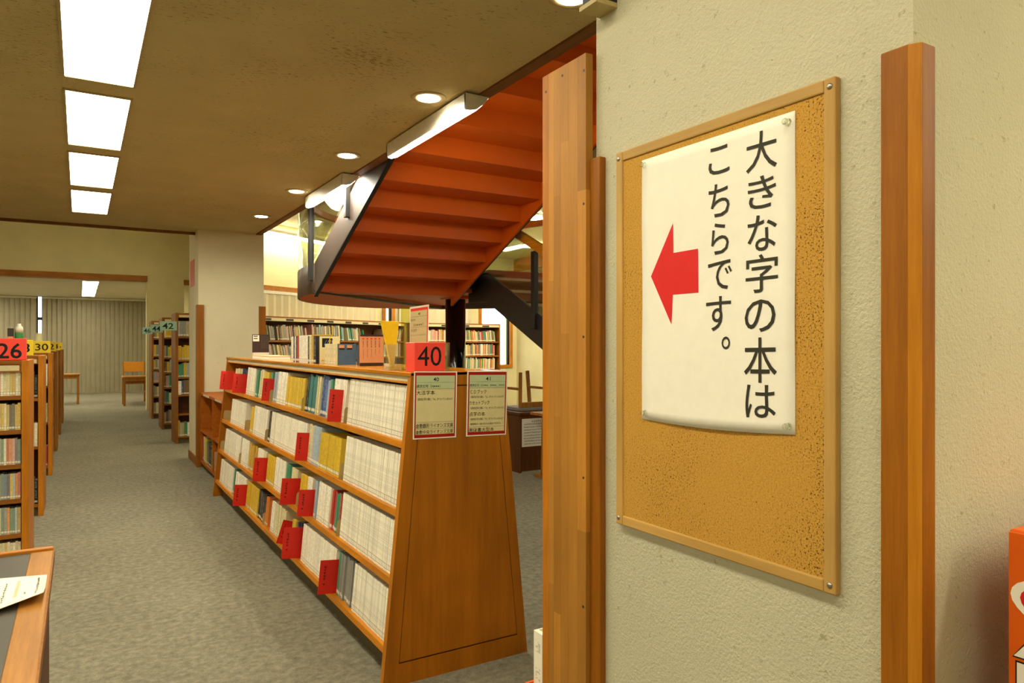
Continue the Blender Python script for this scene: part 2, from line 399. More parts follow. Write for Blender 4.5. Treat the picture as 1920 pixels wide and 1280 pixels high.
for i, (x0, x1, z0) in enumerate(((W2[0], W2[1], 1.2), (W3[0], W3[1], .96))):
    fr = MB(); fr.box(x0-.07, x0, 14.06, 14.16, z0-.07, 2.49); fr.box(x1, x1+.07, 14.06, 14.16, z0-.07, 2.49)
    fr.box(x0, x1, 14.06, 14.16, z0-.07, z0); fr.box(x0, x1, 14.06, 14.16, 2.42, 2.49)
    wn = struct(fr, 'window_%d' % (i+2), 'oak_z')
    sash = MB(); sash.box(x0, x0+.02, 14.17, 14.2, z0, 2.42); sash.box(x1-.02, x1, 14.17, 14.2, z0, 2.42); sash.build('sash', 'black', wn)
    box(x0+.02, x1-.02, 14.18, 14.19, z0, 2.42).build('pane', 'window_glass', wn)
struct(MB().box(-.1, 3.83, .27, .34, 2.32, 2.40, 0, AM), 'trim_3', 'band')
struct(box(5.7, 7.6, 14.03, 14.1, 2.32, 2.40), 'trim_4', 'band')
struct(box(8.62, 8.7, 1.6, 14.1, 3.12, 3.40), 'trim_5', 'lintel')
struct(MB().box(2.45, 2.53, .27, .34, 2.40, 3.38, 0, AM), 'trim_6', 'black')
struct(MB().box(1.82, 1.885, 1.5, 9.2, LC-.012, LC+.14), 'trim_7', 'trimwood')
struct(box(-8, 1.9, 9.2, 9.24, LC-.03, LC+.14), 'trim_8', 'trimwood')
# column at the end of the long bookcase
struct(box(1.175, 1.91, 8.95, 9.75, 0, 2.9), 'trim_column', 'column')
def guard(name, pts, z1, label=None, ch=None):
    o = MB().prism(pts, 'z', 0, z1).build(name, 'brown_z', None, .004); o['kind'] = 'structure'; return o
bb = MB(); bb.box(1.163, 1.175, 8.938, 9.75, 0, .10); bb.box(1.163, 1.92, 8.938, 8.95, 0, .10); struct(bb, 'baseboard_column', 'brown_z')
guard('trim_9', [(1.155, 8.93), (1.235, 8.93), (1.235, 8.95), (1.175, 8.95), (1.175, 9.02), (1.155, 9.02)], 1.884)
guard('trim_10', [(1.93, 8.93), (1.85, 8.93), (1.85, 8.95), (1.91, 8.95), (1.91, 9.02), (1.93, 9.02)], 1.884)
cp = thing('coral_notice', 'narrow coral red notice high on the aisle side of the column', 'notice', (1.174, 9.45, 2.29))
box(1.172, 1.1749, 9.27, 9.64, 2.13, 2.45).build('sheet', 'coral', cp)
# the near pier carrying the cork board
XW, YN, YF = 1.132, .634, 1.445
struct(box(XW, 1.75, YN, YF, 0, LC), 'wall_pier', 'plaster')
struct(box(1.75, 8.7, YN, YN+.2, 0, LC), 'wall_near', 'plaster')
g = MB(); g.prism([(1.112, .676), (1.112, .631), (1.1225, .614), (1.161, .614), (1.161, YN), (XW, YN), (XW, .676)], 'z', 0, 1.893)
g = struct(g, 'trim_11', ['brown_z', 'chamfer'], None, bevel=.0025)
for p in g.data.polygons:                      # the chamfer faces get the paler material
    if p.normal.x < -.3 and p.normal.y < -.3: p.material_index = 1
struct(MB().prism([(1.112, 1.406), (1.112, YF+.002), (XW, YF+.002), (XW, 1.406)], 'z', 0, 1.893), 'trim_12', 'brown_z', None, bevel=.003)
br = thing('wall_bracket', 'small dark bracket high on the plaster wall above the cork board', 'bracket', (1.1, 1.39, 2.24))
box(1.072, XW, 1.361, 1.425, 2.262, 2.42).build('bracket_box', 'black', br, .002)
box(1.066, XW, 1.361, 1.43, 2.250, 2.262).build('bracket_rim', 'beige_metal', br, .001)

# ------------------------------------------------------------------ wide laminated board at the end of the pier
pb = thing('laminated_plank', 'tall wide laminated wooden plank standing at the end of the plaster wall', 'plank', (1.11, 1.55, 0))
PZ = 2.163; yl = [1.447, 1.483, 1.522, 1.558, 1.590, 1.616, 1.645]
for i in range(6):
    z = 0.0
    first = True
    while z < PZ-.01:
        L = R.uniform(.45, 1.1) if not first else R.uniform(.2, .8); first = False
        z2 = min(PZ, z+L)
        if PZ-z2 < .2: z2 = PZ
        k = -.017*0
        xr = 1.1
        box(xr, 1.122, yl[i]+.0002, yl[i+1]-.0002, z, z2).build('stave', 'stave' if i < 5 else 'oak_z', pb)
        z = z2
sm = MB()
for y, z in ((1.455, 2.12), (1.55, 2.138), (1.628, 2.118), (1.456, 1.78), (1.457, 1.44), (1.457, 1.08), (1.458, .75)):
    sm.tube((1.1005, y, z), (1.0992, y, z), .0035, n=10)
sm.build('screw_hole', 'black', pb)

# ------------------------------------------------------------------ cork board and its poster
cb = thing('cork_board', 'large cork notice board in a pale wooden frame on the plaster wall', 'notice board', (1.12, 1.045, 1.43))
y0, y1, z0, z1 = .759, 1.348, .985, 1.886
box(1.120, XW, y0+.01, y1-.01, z0+.01, z1-.01).build('cork_panel', 'cork', cb)
FW = .0235
box(1.116, XW, y0, y0+FW, z0, z1).build('frame_stile', 'frame', cb, .003)
box(1.116, XW, y1-FW, y1, z0, z1).build('frame_stile', 'frame', cb, .003)
box(1.1163, XW, y0+FW, y1-FW, z0, z0+FW).build('frame_rail', 'frame_x', cb, .003)
box(1.1163, XW, y0+FW, y1-FW, z1-FW, z1).build('frame_rail', 'frame_x', cb, .003)
for y in (y0+.011, y1-.010):
    for z in (z0+.016, z1-.016):
        s = MB().lathe((0, 0, 0), [(.0055, 0), (.0055, .001), (.003, .0028), (.0005, .003)], 14)
        s.v = [(1.116-q[2], y+q[0], z+q[1]) for q in s.v]
        s.build('screw', 'screw', cb, 0, True)
XP = 1.1183
# poster sheet corners (Y, z): measured on the board plane
TL, TR, BR, BL = (1.2561, 1.8485), (.8418, 1.8485), (.8418, 1.255), (1.2561, 1.2474)
po = thing('paper_poster', 'white paper poster with black vertical writing and a red arrow, pinned to the cork board', 'poster', (XP, 1.05, 1.56))
def PS(u, v, lift=0):
    a = (TL[0]*(1-u)+TR[0]*u)*(1-v)+(BL[0]*(1-u)+BR[0]*u)*v; c = (TL[1]*(1-u)+TR[1]*u)*(1-v)+(BL[1]*(1-u)+BR[1]*u)*v
    bow = .004*math.sin(PI*u)*max(0, (v-.55)/.45)**2 + .0012*math.sin(9*v+2*u)*math.sin(PI*v)
    c -= .006*math.sin(PI*u)*v**6
    return Vector((XP-bow-lift, a, c))
n, mrow = 14, 28; sh = MB()
vs = [PS(i/n, j/mrow) for j in range(mrow+1) for i in range(n+1)]
vs += [p+Vector((.0006, 0, 0)) for p in vs]
N = (n+1)*(mrow+1); fs = []
for j in range(mrow):
    for i in range(n):
        a = j*(n+1)+i; fs += [(a, a+1, a+n+2, a+n+1), (N+a+n+1, N+a+n+2, N+a+1, N+a)]
rim = [i for i in range(n+1)]+[j*(n+1)+n for j in range(1, mrow+1)]+[mrow*(n+1)+i for i in range(n-1, -1, -1)]+[j*(n+1) for j in range(mrow-1, 0, -1)]
for k in range(len(rim)): a, c = rim[k], rim[(k+1) % len(rim)]; fs.append((a, N+a, N+c, c))
sh.add(vs, fs); sh.build('sheet', 'paper', po, 0, True)
S_, C_ = math.sin(HEAD), math.cos(HEAD)
def on_wall(px, py, X=1.1178):
    """where a measured bearing meets the plane of the poster: (Y, z)"""
    a = (px-960)/1332; f = X/(S_+a*C_); return f*(C_-a*S_), EYE-(py-646)*f/1332
CH = [('大', 1399, 1457, 245, 319), ('き', 1402, 1455, 329, 390), ('な', 1401, 1456, 402, 470), ('字', 1398, 1459, 476, 548), ('の', 1397, 1455, 561, 622),
      ('本', 1396, 1457, 632, 716), ('は', 1399, 1455, 720, 781), ('こ', 1329, 1368, 274, 326), ('ち', 1329, 1368, 344, 406), ('ら', 1333, 1366, 417, 476),
      ('で', 1327, 1372, 488, 543), ('す', 1324, 1371, 555, 620), ('。', 1354, 1370, 630, 654)]
def poster_uv(y, z):
    u = (TL[0]-y)/(TL[0]-TR[0]); t = TL[1]*(1-u)+TR[1]*u; q = BL[1]*(1-u)+BR[1]*u
    return u, (t-z)/(t-q)
ltr = MB()
for ch, xa, xb, ya, yb in CH:
    ym = (xa+xb)/2
    ua, va = poster_uv(*on_wall(xa, (ya+yb)/2)); ub, _ = poster_uv(*on_wall(xb, (ya+yb)/2))
    _, v_t = poster_uv(*on_wall(ym, ya)); _, v_b = poster_uv(*on_wall(ym, yb))
    write(ltr, lambda u, v: PS(u, v, .0009), ch, ua, ub, v_t, v_b, 0, .004)
ltr.build('lettering', 'softink', po)
ar = MB(); pts = [(1220, 518), (1262, 418), (1262, 474), (1308, 466), (1309, 548), (1261, 552), (1259, 608)]
uv = [poster_uv(*on_wall(*p)) for p in pts]
P = [PS(u, v, .0007) for u, v in uv]
ar.add(P, [(0, 1, 2), (0, 2, 5), (0, 5, 6), (2, 3, 4, 5)]); ar.build('red_arrow', 'red', po)
for u, v in ((.022, .022), (.965, .03), (.03, .975), (.968, .975)):
    p = PS(u, v)
    s = MB().lathe((0, 0, 0), [(.007, 0), (.007, .0015), (.003, .003), (.003, .008), (.0062, .0095), (.0058, .0115), (.001, .012)], 14)
    s.v = [(p.x-q[2], p.y+q[0], p.z+q[1]) for q in s.v]
    s.build('push_pin', 'acrylic', po, 0, True)

# ------------------------------------------------------------------ AED cabinet, its lettered side towards the board wall
ae = thing('aed_cabinet', 'orange cabinet with white letters and a heart at the right edge of the picture', 'cabinet', (1.40, .41, 0))
XA, YB, YF_, ZA = 1.2707, .56, .26, 1.125
box(XA+.004, 1.60, YF_, YB, .04, ZA).build('body', 'aed', ae, .004)
box(XA, XA+.004, YF_+.003, YB-.001, .06, ZA-.004).build('side_sheet', 'aed', ae, .001)
box(XA+.02, 1.58, YF_+.02, YB-.02, 0, .04).build('plinth', 'black', ae)
def heart(mb, cy, cz, sy, sz, x):
    pts = []
    for k in range(40):
        a = 2*PI*k/40; pts.append((x, cy+sy*math.sin(a)**3, cz+sz*(13*math.cos(a)-5*math.cos(2*a)-2*math.cos(3*a)-math.cos(4*a))/16))
    pts.append((x, cy, cz)); mb.add(pts, [(k, (k+1) % 40, 40) for k in range(40)])
hs = MB(); heart(hs, .487, 1.010, .069, .055, XA-.0008); hs.build('heart_outline', 'paper', ae)
hs = MB(); heart(hs, .487, 1.010, .055, .043, XA-.0016); hs.build('heart', 'red', ae)
lo, li = MB(), MB()
for ch, ya, yb, za, zb in (('A', .551, .480, .966, .926), ('E', .5465, .480, .917, .860), ('D', .5465, .478, .850, .795)):
    for mb_, x, g, bd in ((lo, XA-.0008, .0025, .10), (li, XA-.0016, 0, .05)):
        S2 = quad((x, ya+g, za+g), (x, yb-g, za+g), (x, yb-g, zb-g), (x, ya+g, zb-g)); write(mb_, S2, ch, 0, 1, 0, 1, 0, bd)
lo.build('letter_edge', 'ink', ae); li.build('lettering', 'paper', ae)

# ------------------------------------------------------------------ lights of the ceiling
def panel(x, y0, y1, z, label, grp, w_=.30):
    t = thing('ceiling_light', label, 'ceiling light', (x+w_/2, (y0+y1)/2, z), 0, grp)
    f = MB(); f.box(x-.012, x, y0-.012, y1+.012, z-.010, z); f.box(x+w_, x+w_+.012, y0-.012, y1+.012, z-.010, z)
    f.box(x, x+w_, y0-.012, y0, z-.010, z); f.box(x, x+w_, y1, y1+.012, z-.010, z); f.build('frame', 'beige_metal', t)
    box(x, x+w_, y0, y1, z-.006, z).build('diffuser', 'panel_light', t)
for k in range(-3, 4):
    yb = 2.99+1.40*k
    lab = {0: 'glowing ceiling panel nearest the camera, cut by the top edge of the picture', 1: 'second glowing ceiling panel from the camera', 2: 'third glowing ceiling panel from the camera',
           3: 'fourth glowing ceiling panel from the camera, last of the low ceiling'}.get(k, 'glowing ceiling panel behind the camera')
    panel(-.065, yb, yb+1.17, LC, lab, None if k >= 0 else 'panels behind the camera')
for x in (-2.9, -5.8):
    for k in range(-3, 4): panel(x, 2.97+1.4*k, 4.19+1.4*k, LC, 'glowing ceiling panel over the left shelves, outside the picture', 'panels over the left shelves')
for k in range(10): panel((1.7, 2.6, 3.5, 4.4, 5.3)[k % 5], -2.9+1.4*(k//5), -1.68+1.4*(k//5), LC, 'added unseen glowing ceiling panel behind the camera at the right', 'added panels behind the camera at the right', .25)  # unseen panels added to brighten the near wall
for k in range(4):
    panel(.05, 17.8+1.42*k, 19.05+1.42*k, FC, ['glowing ceiling panel in the far room, nearest', 'glowing ceiling panel in the far room, second', 'glowing ceiling panel in the far room, third', 'glowing ceiling panel in the far room, next to the blinds'][k], None)
    for x_ in (-2.5, -4.4, -6.3): panel(x_, 17.8+1.42*k, 19.05+1.42*k, FC, 'added unseen glowing ceiling panel at the left of the far room, outside the picture', 'added far room panels outside the picture', .45)  # rows added out of view as extra light on the far blinds
for k in range(3): panel(-1.6+1.2*k, 12.0+.2*k, 13.2+.2*k, HC, 'added unseen glowing panel on the high ceiling, hidden by the low one', 'added panels of the high ceiling')  # added above the low ceiling to light the wall over the far opening
for k in range(6): panel(5.9+1.5*(k % 2), 7.6+2.0*(k//2), 8.9+2.0*(k//2), 3.4, 'added glowing ceiling panel over the room behind the stair', 'added panels behind the stair')  # extra panels added to brighten the room and back wall behind the stair
for i, y in enumerate((2.214, 3.527, 4.9, 6.272, 7.683)):
    t = thing('downlight', ['round downlight nearest the plaster wall', 'round downlight beside the near fluorescent fixture', 'round downlight between the two fluorescent fixtures', 'round downlight beside the far fluorescent fixture', 'round downlight nearest the column'][i], 'downlight', (1.615, y, LC))
    MB().lathe((1.615, y, LC), [(.062, -.001), (.064, -.006), (.085, -.007), (.095, -.004), (.097, 0)], 32).build('trim_ring', 'beige_metal', t, 0, True)
    MB().lathe((1.615, y, LC), [(.001, -.011), (.045, -.010), (.061, -.008), (.062, -.001)], 28).build('lamp', 'lamp_disc', t, 0, True)
    ld = bpy.data.lights.new('spot', 'SPOT'); ld.energy = SPOT_W; ld.color = (1, .93, .68); ld.spot_size = math.radians(165); ld.spot_blend = .5; ld.shadow_soft_size = .05
    lo_ = bpy.data.objects.new('downlight_beam', ld); COL.objects.link(lo_); lo_.location = (0, 0, -.016); lo_.parent = t
def fixture(ya, yb, label):
    """ceiling fixture along the edge of the stair opening: flat inner side, curved glowing lens"""
    t = thing('fluorescent_fixture', label, 'light fixture', (1.80, (ya+yb)/2, LC))
    x = 1.735; zt = LC-.0125; zb = 2.660
    MB().prism([(x, zt), (x, zb), (x+.008, zb), (x+.008, zt-.008), (x+.142, zt-.008), (x+.142, zt)], 'y', ya, yb).build('housing', 'white_plastic', t)
    prof = [(x, zt), (x, zb), (x+.03, zb), (x+.07, zb+.012), (x+.11, zb+.045), (x+.142, zt)]
    for y in (ya, yb-.012): MB().prism(prof, 'y', y-.001, y+.012).build('end_cap', 'white_plastic', t)
    MB().prism([(x+.0085, zb-.004), (x+.03, zb-.006), (x+.07, zb+.008), (x+.108, zb+.042), (x+.136, zt-.009), (x+.0085, zt-.009)], 'y', ya+.013, yb-.013).build('diffuser', 'tube_light', t)
fixture(3.325, 4.456, 'near white fluorescent fixture on the ceiling edge beside the orange stair soffit')
fixture(5.385, 6.45, 'far white fluorescent fixture on the ceiling edge by the glass side of the stair')
def tube_lamp(M_, s0, s1, y, z, label, grp=None):
    p = M_ @ Vector(((s0+s1)/2, y, z)); t = thing('strip_light', label, 'light fixture', tuple(p), 0, grp)
    MB().box(s0, s1, y-.05, y+.05, z, z+.05, 0, M_).build('housing', 'white_plastic', t)
    MB().box(s0+.02, s1-.02, y-.04, y+.04, z-.045, z, 0, M_).build('tube', 'tube_light', t)
ID = Matrix.Identity(4)
tube_lamp(AM, .3, 2.4, .2, 3.27, 'long strip light along the top of the cream wall behind the column')
tube_lamp(AM, 2.6, 3.7, .2, 3.27, 'strip light on the cream wall behind the stair')
tube_lamp(Matrix.Translation((1.95, 0, 0)) @ Matrix.Rotation(PI/2, 4, 'Z'), 12.5, 14.5, .1, 3.6, 'added unseen strip light on the partition above the tall shelves', 'hidden strip lights')  # this pair is added out of sight behind the column to brighten the far wall
tube_lamp(Matrix.Translation((1.95, 0, 0)) @ Matrix.Rotation(PI/2, 4, 'Z'), 10.2, 12.2, .1, 3.6, 'added unseen strip light on the partition above the tall shelves', 'hidden strip lights')
tube_lamp(ID, 7.3, 8.5, 11.6, 3.35, 'strip light seen under the stair at right')
tube_lamp(ID, 3.4, 5.2, 10.3, 3.35, 'added ceiling strip light behind the landing', 'hidden strip lights')  # this one and the next are added as fill light for the back blinds
tube_lamp(ID, 5.3, 7.1, 12.0, 3.35, 'added ceiling strip light before the back shelves', 'hidden strip lights')
tube_lamp(Matrix.Translation((7.6, 0, 0)) @ Matrix.Rotation(PI/2, 4, 'Z'), 6.0, 8.0, 0, 3.35, 'added ceiling strip light near the right wall', 'hidden strip lights')  # this pair is added to lift the dim zone along the right wall
tube_lamp(Matrix.Translation((7.6, 0, 0)) @ Matrix.Rotation(PI/2, 4, 'Z'), 8.6, 10.6, 0, 3.35, 'added ceiling strip light near the right wall', 'hidden strip lights')
tube_lamp(ID, 5.8, 7.6, 9.0, 3.35, 'ceiling strip light behind the stairs', 'hidden strip lights')
tube_lamp(ID, 5.8, 7.6, 5.0, 3.35, 'ceiling strip light behind the stairs', 'hidden strip lights')

# ------------------------------------------------------------------ the stair
st = thing('staircase', 'orange steel staircase with black sides and glass guards rising through the ceiling', 'staircase', (3.4, 6.7, 0))
SL = .146/.322
def lowline(y): return 1.885+.4534*(6.723-y)
def nose(k): return 6.318-.322*k, 2.07+.146*k
for k in range(-1, 14):                       # folded plates of the upper flight
    y, z = nose(k); s = MB()
    s.prism([(y, z), (y+.322, z), (y+.322, z+.018), (y+.018, z+.018), (y+.018, z+.146), (y, z+.146)], 'x', 1.921, 3.345)
    s.build('step', 'orange', st)
yt = nose(13)[0]
side = [(6.72, lowline(6.72)+.005), (yt, lowline(yt)), (yt, lowline(yt)+.31), (6.72, 2.196)]
MB().prism(side, 'x', 1.90, 1.92).build('stringer', 'purple', st)
MB().prism([(6.73, lowline(6.73)-.008), (yt, lowline(yt)-.008), (yt, lowline(yt)+.006), (6.73, lowline(6.73)+.006)], 'x', 1.895, 1.93).build('stringer_edge', 'black', st)
side = [(6.75, lowline(6.75)-.045), (yt, lowline(yt)-.045), (yt, lowline(yt)+.31), (6.75, 2.196)]
MB().prism(side, 'x', 3.346, 3.366).build('stringer', 'orange', st)
MB().prism(side, 'x', 3.367, 3.378).build('stringer_edge', 'black', st)
# landing
EC = (3.57, 7.0)
def ell(a, k=1.0): return (EC[0]-1.67*k*math.cos(a), EC[1]+2.15*k*math.sin(a))
outline = [(1.90, 6.72)]+[ell(PI*i/28) for i in range(29)]+[(5.24, 6.2)]
MB().strip(outline, .02, 1.913, 2.192).build('landing_fascia', 'purple', st, 0, True)
deck = [(1.92, 6.64)]+[ell(PI*i/28, .985) for i in range(29)]+[(5.21, 6.2), (3.5, 6.2), (3.5, 6.64)]
MB().prism(deck, 'z', 2.13, 2.17).build('landing_deck', 'orange', st)
under = [(1.90, 6.70)]+[ell(PI*i/28, .99) for i in range(0, 20)]
under = [p for p in under if p[1] >= 6.70+(p[0]-1.9)*.93-.02]
MB().prism(under, 'z', 1.914, 1.934).build('landing_soffit', 'orange', st)
MB().bar((1.90, 6.70, 1.921), (4.30, 6.70+2.4*.93, 1.921), .05, .022).build('soffit_edge', 'black', st)
MB().prism([(1.93, 6.72), (4.28, 6.72+2.35*.93), (4.20, 6.72+2.35*.93), (1.93, 6.76)], 'z', 1.93, 2.13).build('landing_web', 'orange', st)
MB().prism([(3.38, 6.55), (4.30, 6.62), (4.30, 8.8), (4.2, 8.86), (1.96, 6.75), (3.38, 6.75)], 'z', 1.96, 2.1).build('landing_beam', 'orange', st)
for x, y in ((3.45, 6.95), (3.80, 6.90)): MB().prism([(x, 1.925), (x+.30, 1.925), (x+.36, 1.99), (x-.06, 1.99)], 'y', y, y+.25).build('bracket_plate', 'orange', st)
# lower flight
def lowtop(y): return 2.13+.473*(y-6.22)
lf = [(6.64, 1.86), (6.64, 2.165), (6.30, 2.165), (6.22, 2.13), (1.70, lowtop(1.70)), (2.32, 0), (6.24-.46+.46, 1.85)]
yb0 = 6.24-1.85/.473
lf = [(6.64, 1.86), (6.64, 2.165), (6.30, 2.165), (6.22, 2.13), (6.22-2.13/.473, 0), (yb0, 0), (6.24, 1.85)]
MB().prism(lf, 'x', 3.50, 3.525).build('stringer', 'black', st)
MB().prism(lf, 'x', 5.20, 5.225).build('stringer', 'black', st)
for k in range(13):
    y = 6.2-.31*(k+1); z = 2.13-.1466*(k+1)-.03
    MB().prism([(y, z), (y+.33, z), (y+.33, z+.146), (y+.31, z+.146), (y+.31, z+.02), (y, z+.02)], 'x', 3.526, 5.199).build('step', 'kick', st); box(3.53, 5.195, y+.304, y+.3095, z+.12, z+.146).build('nosing', 'beige_strip', st)
MB().lathe((3.60, 7.14, 0), [(.113, 0), (.113, 1.93)], 40).build('column', 'blackgloss', st, 0, True)
# guards: posts, glass, handrails
def post(x, y, z0_, z1_): box(x-.022, x+.022, y-.03, y+.03, z0_, z1_).build('guard_post', 'black', st, .004)
post(1.885, 6.80, 2.03, 3.1); post(1.885, 5.72, 2.47, 3.5); post(1.885, 4.6, 2.98, 4.0)
post(3.49, 6.52, 2.0, 2.80); post(3.49, 5.35, 1.56, 2.26); post(3.49, 4.1, 1.0, 1.70); post(3.49, 2.9, .42, 1.12)
gl = MB(); pa = [(1.895, 6.86)]+[ell(PI*i/28, .998) for i in range(29)]
gl.strip(pa, .010, 2.192, 3.05); gl.build('curved_glass', 'glass', st, 0, True)
MB().prism([(6.78, 2.20), (4.2, 2.20+.4534*2.58), (4.2, 3.05+.4534*2.58), (6.78, 3.05)], 'x', 1.890, 1.898).build('side_glass', 'glass', st)
MB().prism([(6.45, lowtop(6.2)+.02), (6.2, lowtop(6.2)+.02), (2.9, lowtop(2.9)+.02), (2.9, lowtop(2.9)+.58), (6.2, lowtop(6.2)+.58), (6.45, 2.72)], 'x', 3.484, 3.492).build('side_glass', 'glass', st)
MB().bar((3.49, 6.2, lowtop(6.2)+.60), (3.49, 2.9, lowtop(2.9)+.60), .05, .085).build('handrail', 'oak_y', st, .012)
h = MB(); pr_ = [ell(PI*i/28, .97) for i in range(29)]; h.strip(pr_, .055, 2.95, 3.03); h.build('handrail', 'oak_y', st, .01)
MB().bar((1.94, 6.9, 3.0), (1.94, 4.2, 3.0+.4534*2.7), .055, .08).build('handrail', 'oak_y', st, .01)

# ------------------------------------------------------------------ books
ORDW = 'first second third fourth fifth sixth seventh eighth ninth tenth eleventh twelfth thirteenth fourteenth fifteenth sixteenth seventeenth eighteenth nineteenth'.split()
for tw in ('twent', 'thirt', 'fort', 'fift', 'sixt'):
    ORDW += [tw+'ieth']+[tw+'y-'+q for q in ORDW[:9]]
def book_mesh(name, spine_axis='x'):
    """unit book: spine faces -x (or -y), depth 1, thickness 1, height 1"""
    mb = MB(); mb.box(0, .06, 0, 1, 0, 1, 1); mb.box(.06, 1, 0, .10, 0, 1, 1); mb.box(.06, 1, .90, 1, 0, 1, 1); mb.box(.06, .97, .10, .90, .015, .985, 2)
    me = bpy.data.meshes.new(name)
    vs = mb.v if spine_axis == 'x' else [(1-p[1], p[0], p[2]) for p in mb.v]
    me.from_pydata(vs, [], mb.f)
    for m in ('spine', 'cover', 'pages'): me.materials.append(M[m])
    for p, k in zip(me.polygons, mb.m): p.material_index = k
    bm = bmesh.new(); bm.from_mesh(me); bmesh.ops.recalc_face_normals(bm, faces=bm.faces); bm.to_mesh(me); bm.free()
    uvl = me.uv_layers.new(name='UVMap')
    for p in me.polygons:
        nrm = p.normal
        isp = (nrm.x < -.9 and all(me.vertices[i].co.x < 1e-4 for i in p.vertices)) if spine_axis == 'x' else (nrm.y < -.9 and all(me.vertices[i].co.y < 1e-4 for i in p.vertices))
        if isp: p.material_index = 0
        for li_ in p.loop_indices:
            c = me.vertices[me.loops[li_].vertex_index].co
            uvl.data[li_].uv = ((1-c.y) if spine_axis == 'x' else c.x, c.z)
    return me
BX = book_mesh('book_x', 'x'); BY = book_mesh('book_y', 'y')
PAL = {'white': 'f2ecd6', 'cream': 'ddd2a2', 'yellow': 'd9b52c', 'gold': 'c9a03c', 'orange': 'd97a2a', 'red': 'b8332a', 'green': '3d8a68', 'teal': '357a78', 'blue': '3a5a94',
       'navy': '1f2c50', 'pale blue': '9fb2bc', 'grey': '8c8c84', 'black': '232220', 'brown': '7a5a3c', 'pink': 'cf9a8e', 'beige': 'b9a987', 'purple': '5c4468'}
def colr(nm, seed=None):
    c = hexc(PAL[nm]); k = R.uniform(.9, 1.08)
    return (min(1, c[0]*k), min(1, c[1]*k), min(1, c[2]*k), R.random() if seed is None else seed)
rows = []                                    # matrices + tints of books that go into one mass
def put_book(me, name, mat, col, label=None, cat='book', group=None):
    o = bpy.data.objects.new(name, me); COL.objects.link(o); o.matrix_world = mat; o.color = col
    return tag(o, label, cat, group)
def mass(name, items, me, label, cat):
    vs, fs, mi, uvs, cols = [], [], [], [], []
    src_uv = me.uv_layers[0].data
    for mat, col in items:
        o = len(vs); vs += [tuple(mat @ v.co) for v in me.vertices]
        for p in me.polygons:
            fs.append(tuple(i+o for i in p.vertices)); mi.append(p.material_index)
            for li_ in p.loop_indices: uvs.append(src_uv[li_].uv[:]); cols.append(col)
    m2 = bpy.data.meshes.new(name); m2.from_pydata(vs, [], fs)
    for m in ('spine_row', 'cover_row', 'pages'): m2.materials.append(M[m])
    for p, k in zip(m2.polygons, mi): p.material_index = k
    u = m2.uv_layers.new(name='UVMap'); at = m2.attributes.new('tint', 'FLOAT_COLOR', 'CORNER')
    u, at = m2.uv_layers['UVMap'], m2.attributes['tint']
    for i, (a, c) in enumerate(zip(uvs, cols)): u.data[i].uv = a; at.data[i].color = c
    o = bpy.data.objects.new(name, m2); COL.objects.link(o)
    return tag(o, label, cat, None, 'stuff')

# ------------------------------------------------------------------ the long sloping bookcase (shelves 40 and 41)
KX, XC, TOPZ = .098, 1.417, 1.303
YE0, YE1 = 2.774, 7.17
def fx(z): return 1.074+KX*z                 # front plane
TIL = math.atan(KX)
bc = thing('sloping_bookcase', 'long wooden bookcase with sloping shelves full of large print books', 'bookcase', (XC, (YE0+YE1)/2, 0))
def end_panel(ya, yb, name, inset):
    pts = [(1.064, 0), (2*XC-1.064, 0), (1.642, 1.302), (1.192, 1.302)]
    mb = MB()
    if not inset: mb.prism(pts, 'y', ya, yb); return mb.build(name, 'panel', bc, .003)
    # frame with a recessed hairline groove around the inner field
    o = [Vector((p[0], ya, p[1])) for p in pts]
    inn = [Vector((p[0], ya, p[1])) for p in [(1.135, .09), (1.715, .09), (1.600, 1.245), (1.238, 1.245)]]
    gw = .004; cen = sum(inn, Vector())/4
    in2 = [p+(cen-p).normalized()*gw*1.5 for p in inn]
    dp = Vector((0, .006, 0))
    bk = [p+Vector((0, yb-ya, 0)) for p in o]
    vs = o+inn+[p+dp for p in inn]+[p+dp for p in in2]+in2+bk
    fs = []
    for k in range(4):
        q = (k+1) % 4
        fs += [(k, q, 4+q, 4+k), (4+k, 4+q, 8+q, 8+k), (8+k, 8+q, 12+q, 12+k), (12+k, 12+q, 16+q, 16+k), (k, 20+k, 20+q, q)]
    fs += [(16, 17, 18, 19), (23, 22, 21, 20)]
    mats = [0]*len(fs)
    for i, f in enumerate(fs): mb.add([], [], 0)
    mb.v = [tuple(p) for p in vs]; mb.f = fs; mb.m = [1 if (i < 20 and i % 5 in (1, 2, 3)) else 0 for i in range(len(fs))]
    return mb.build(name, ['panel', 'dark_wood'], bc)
end_panel(YE0, YE0+.034, 'end_panel', True); end_panel(YE1-.034, YE1, 'end_panel', False)
b = MB()                                        # paler oak edge of the near panel, facing the aisle
b.prism([(1.0637, 0), (1.0645, 0), (1.1925, 1.302), (1.1917, 1.302)], 'y', YE0, YE0+.034); b.build('panel_edging', 'oak_z', bc)
NB = 5; BY0, BY1 = YE0+.034, YE1-.034; BW = (BY1-BY0)/NB
box(XC-.01, XC+.01, BY0, BY1, .09, 1.28).build('back_panel', 'shelf_z', bc)
MB().box(1.185, 1.648, YE0+.0, YE1, 1.285, TOPZ).build('top_board', 'topgloss', bc, .004)
TIERS = [1.009, .722, .440, .158]               # top face of each shelf at its front edge
sa, ca = math.sin(TIL), math.cos(TIL)
def tilted(z):                                  # frame on a shelf: x back along the shelf, z up along the spines
    return Matrix.Translation((fx(z), 0, z)) @ Matrix.Rotation(TIL, 4, 'Y')
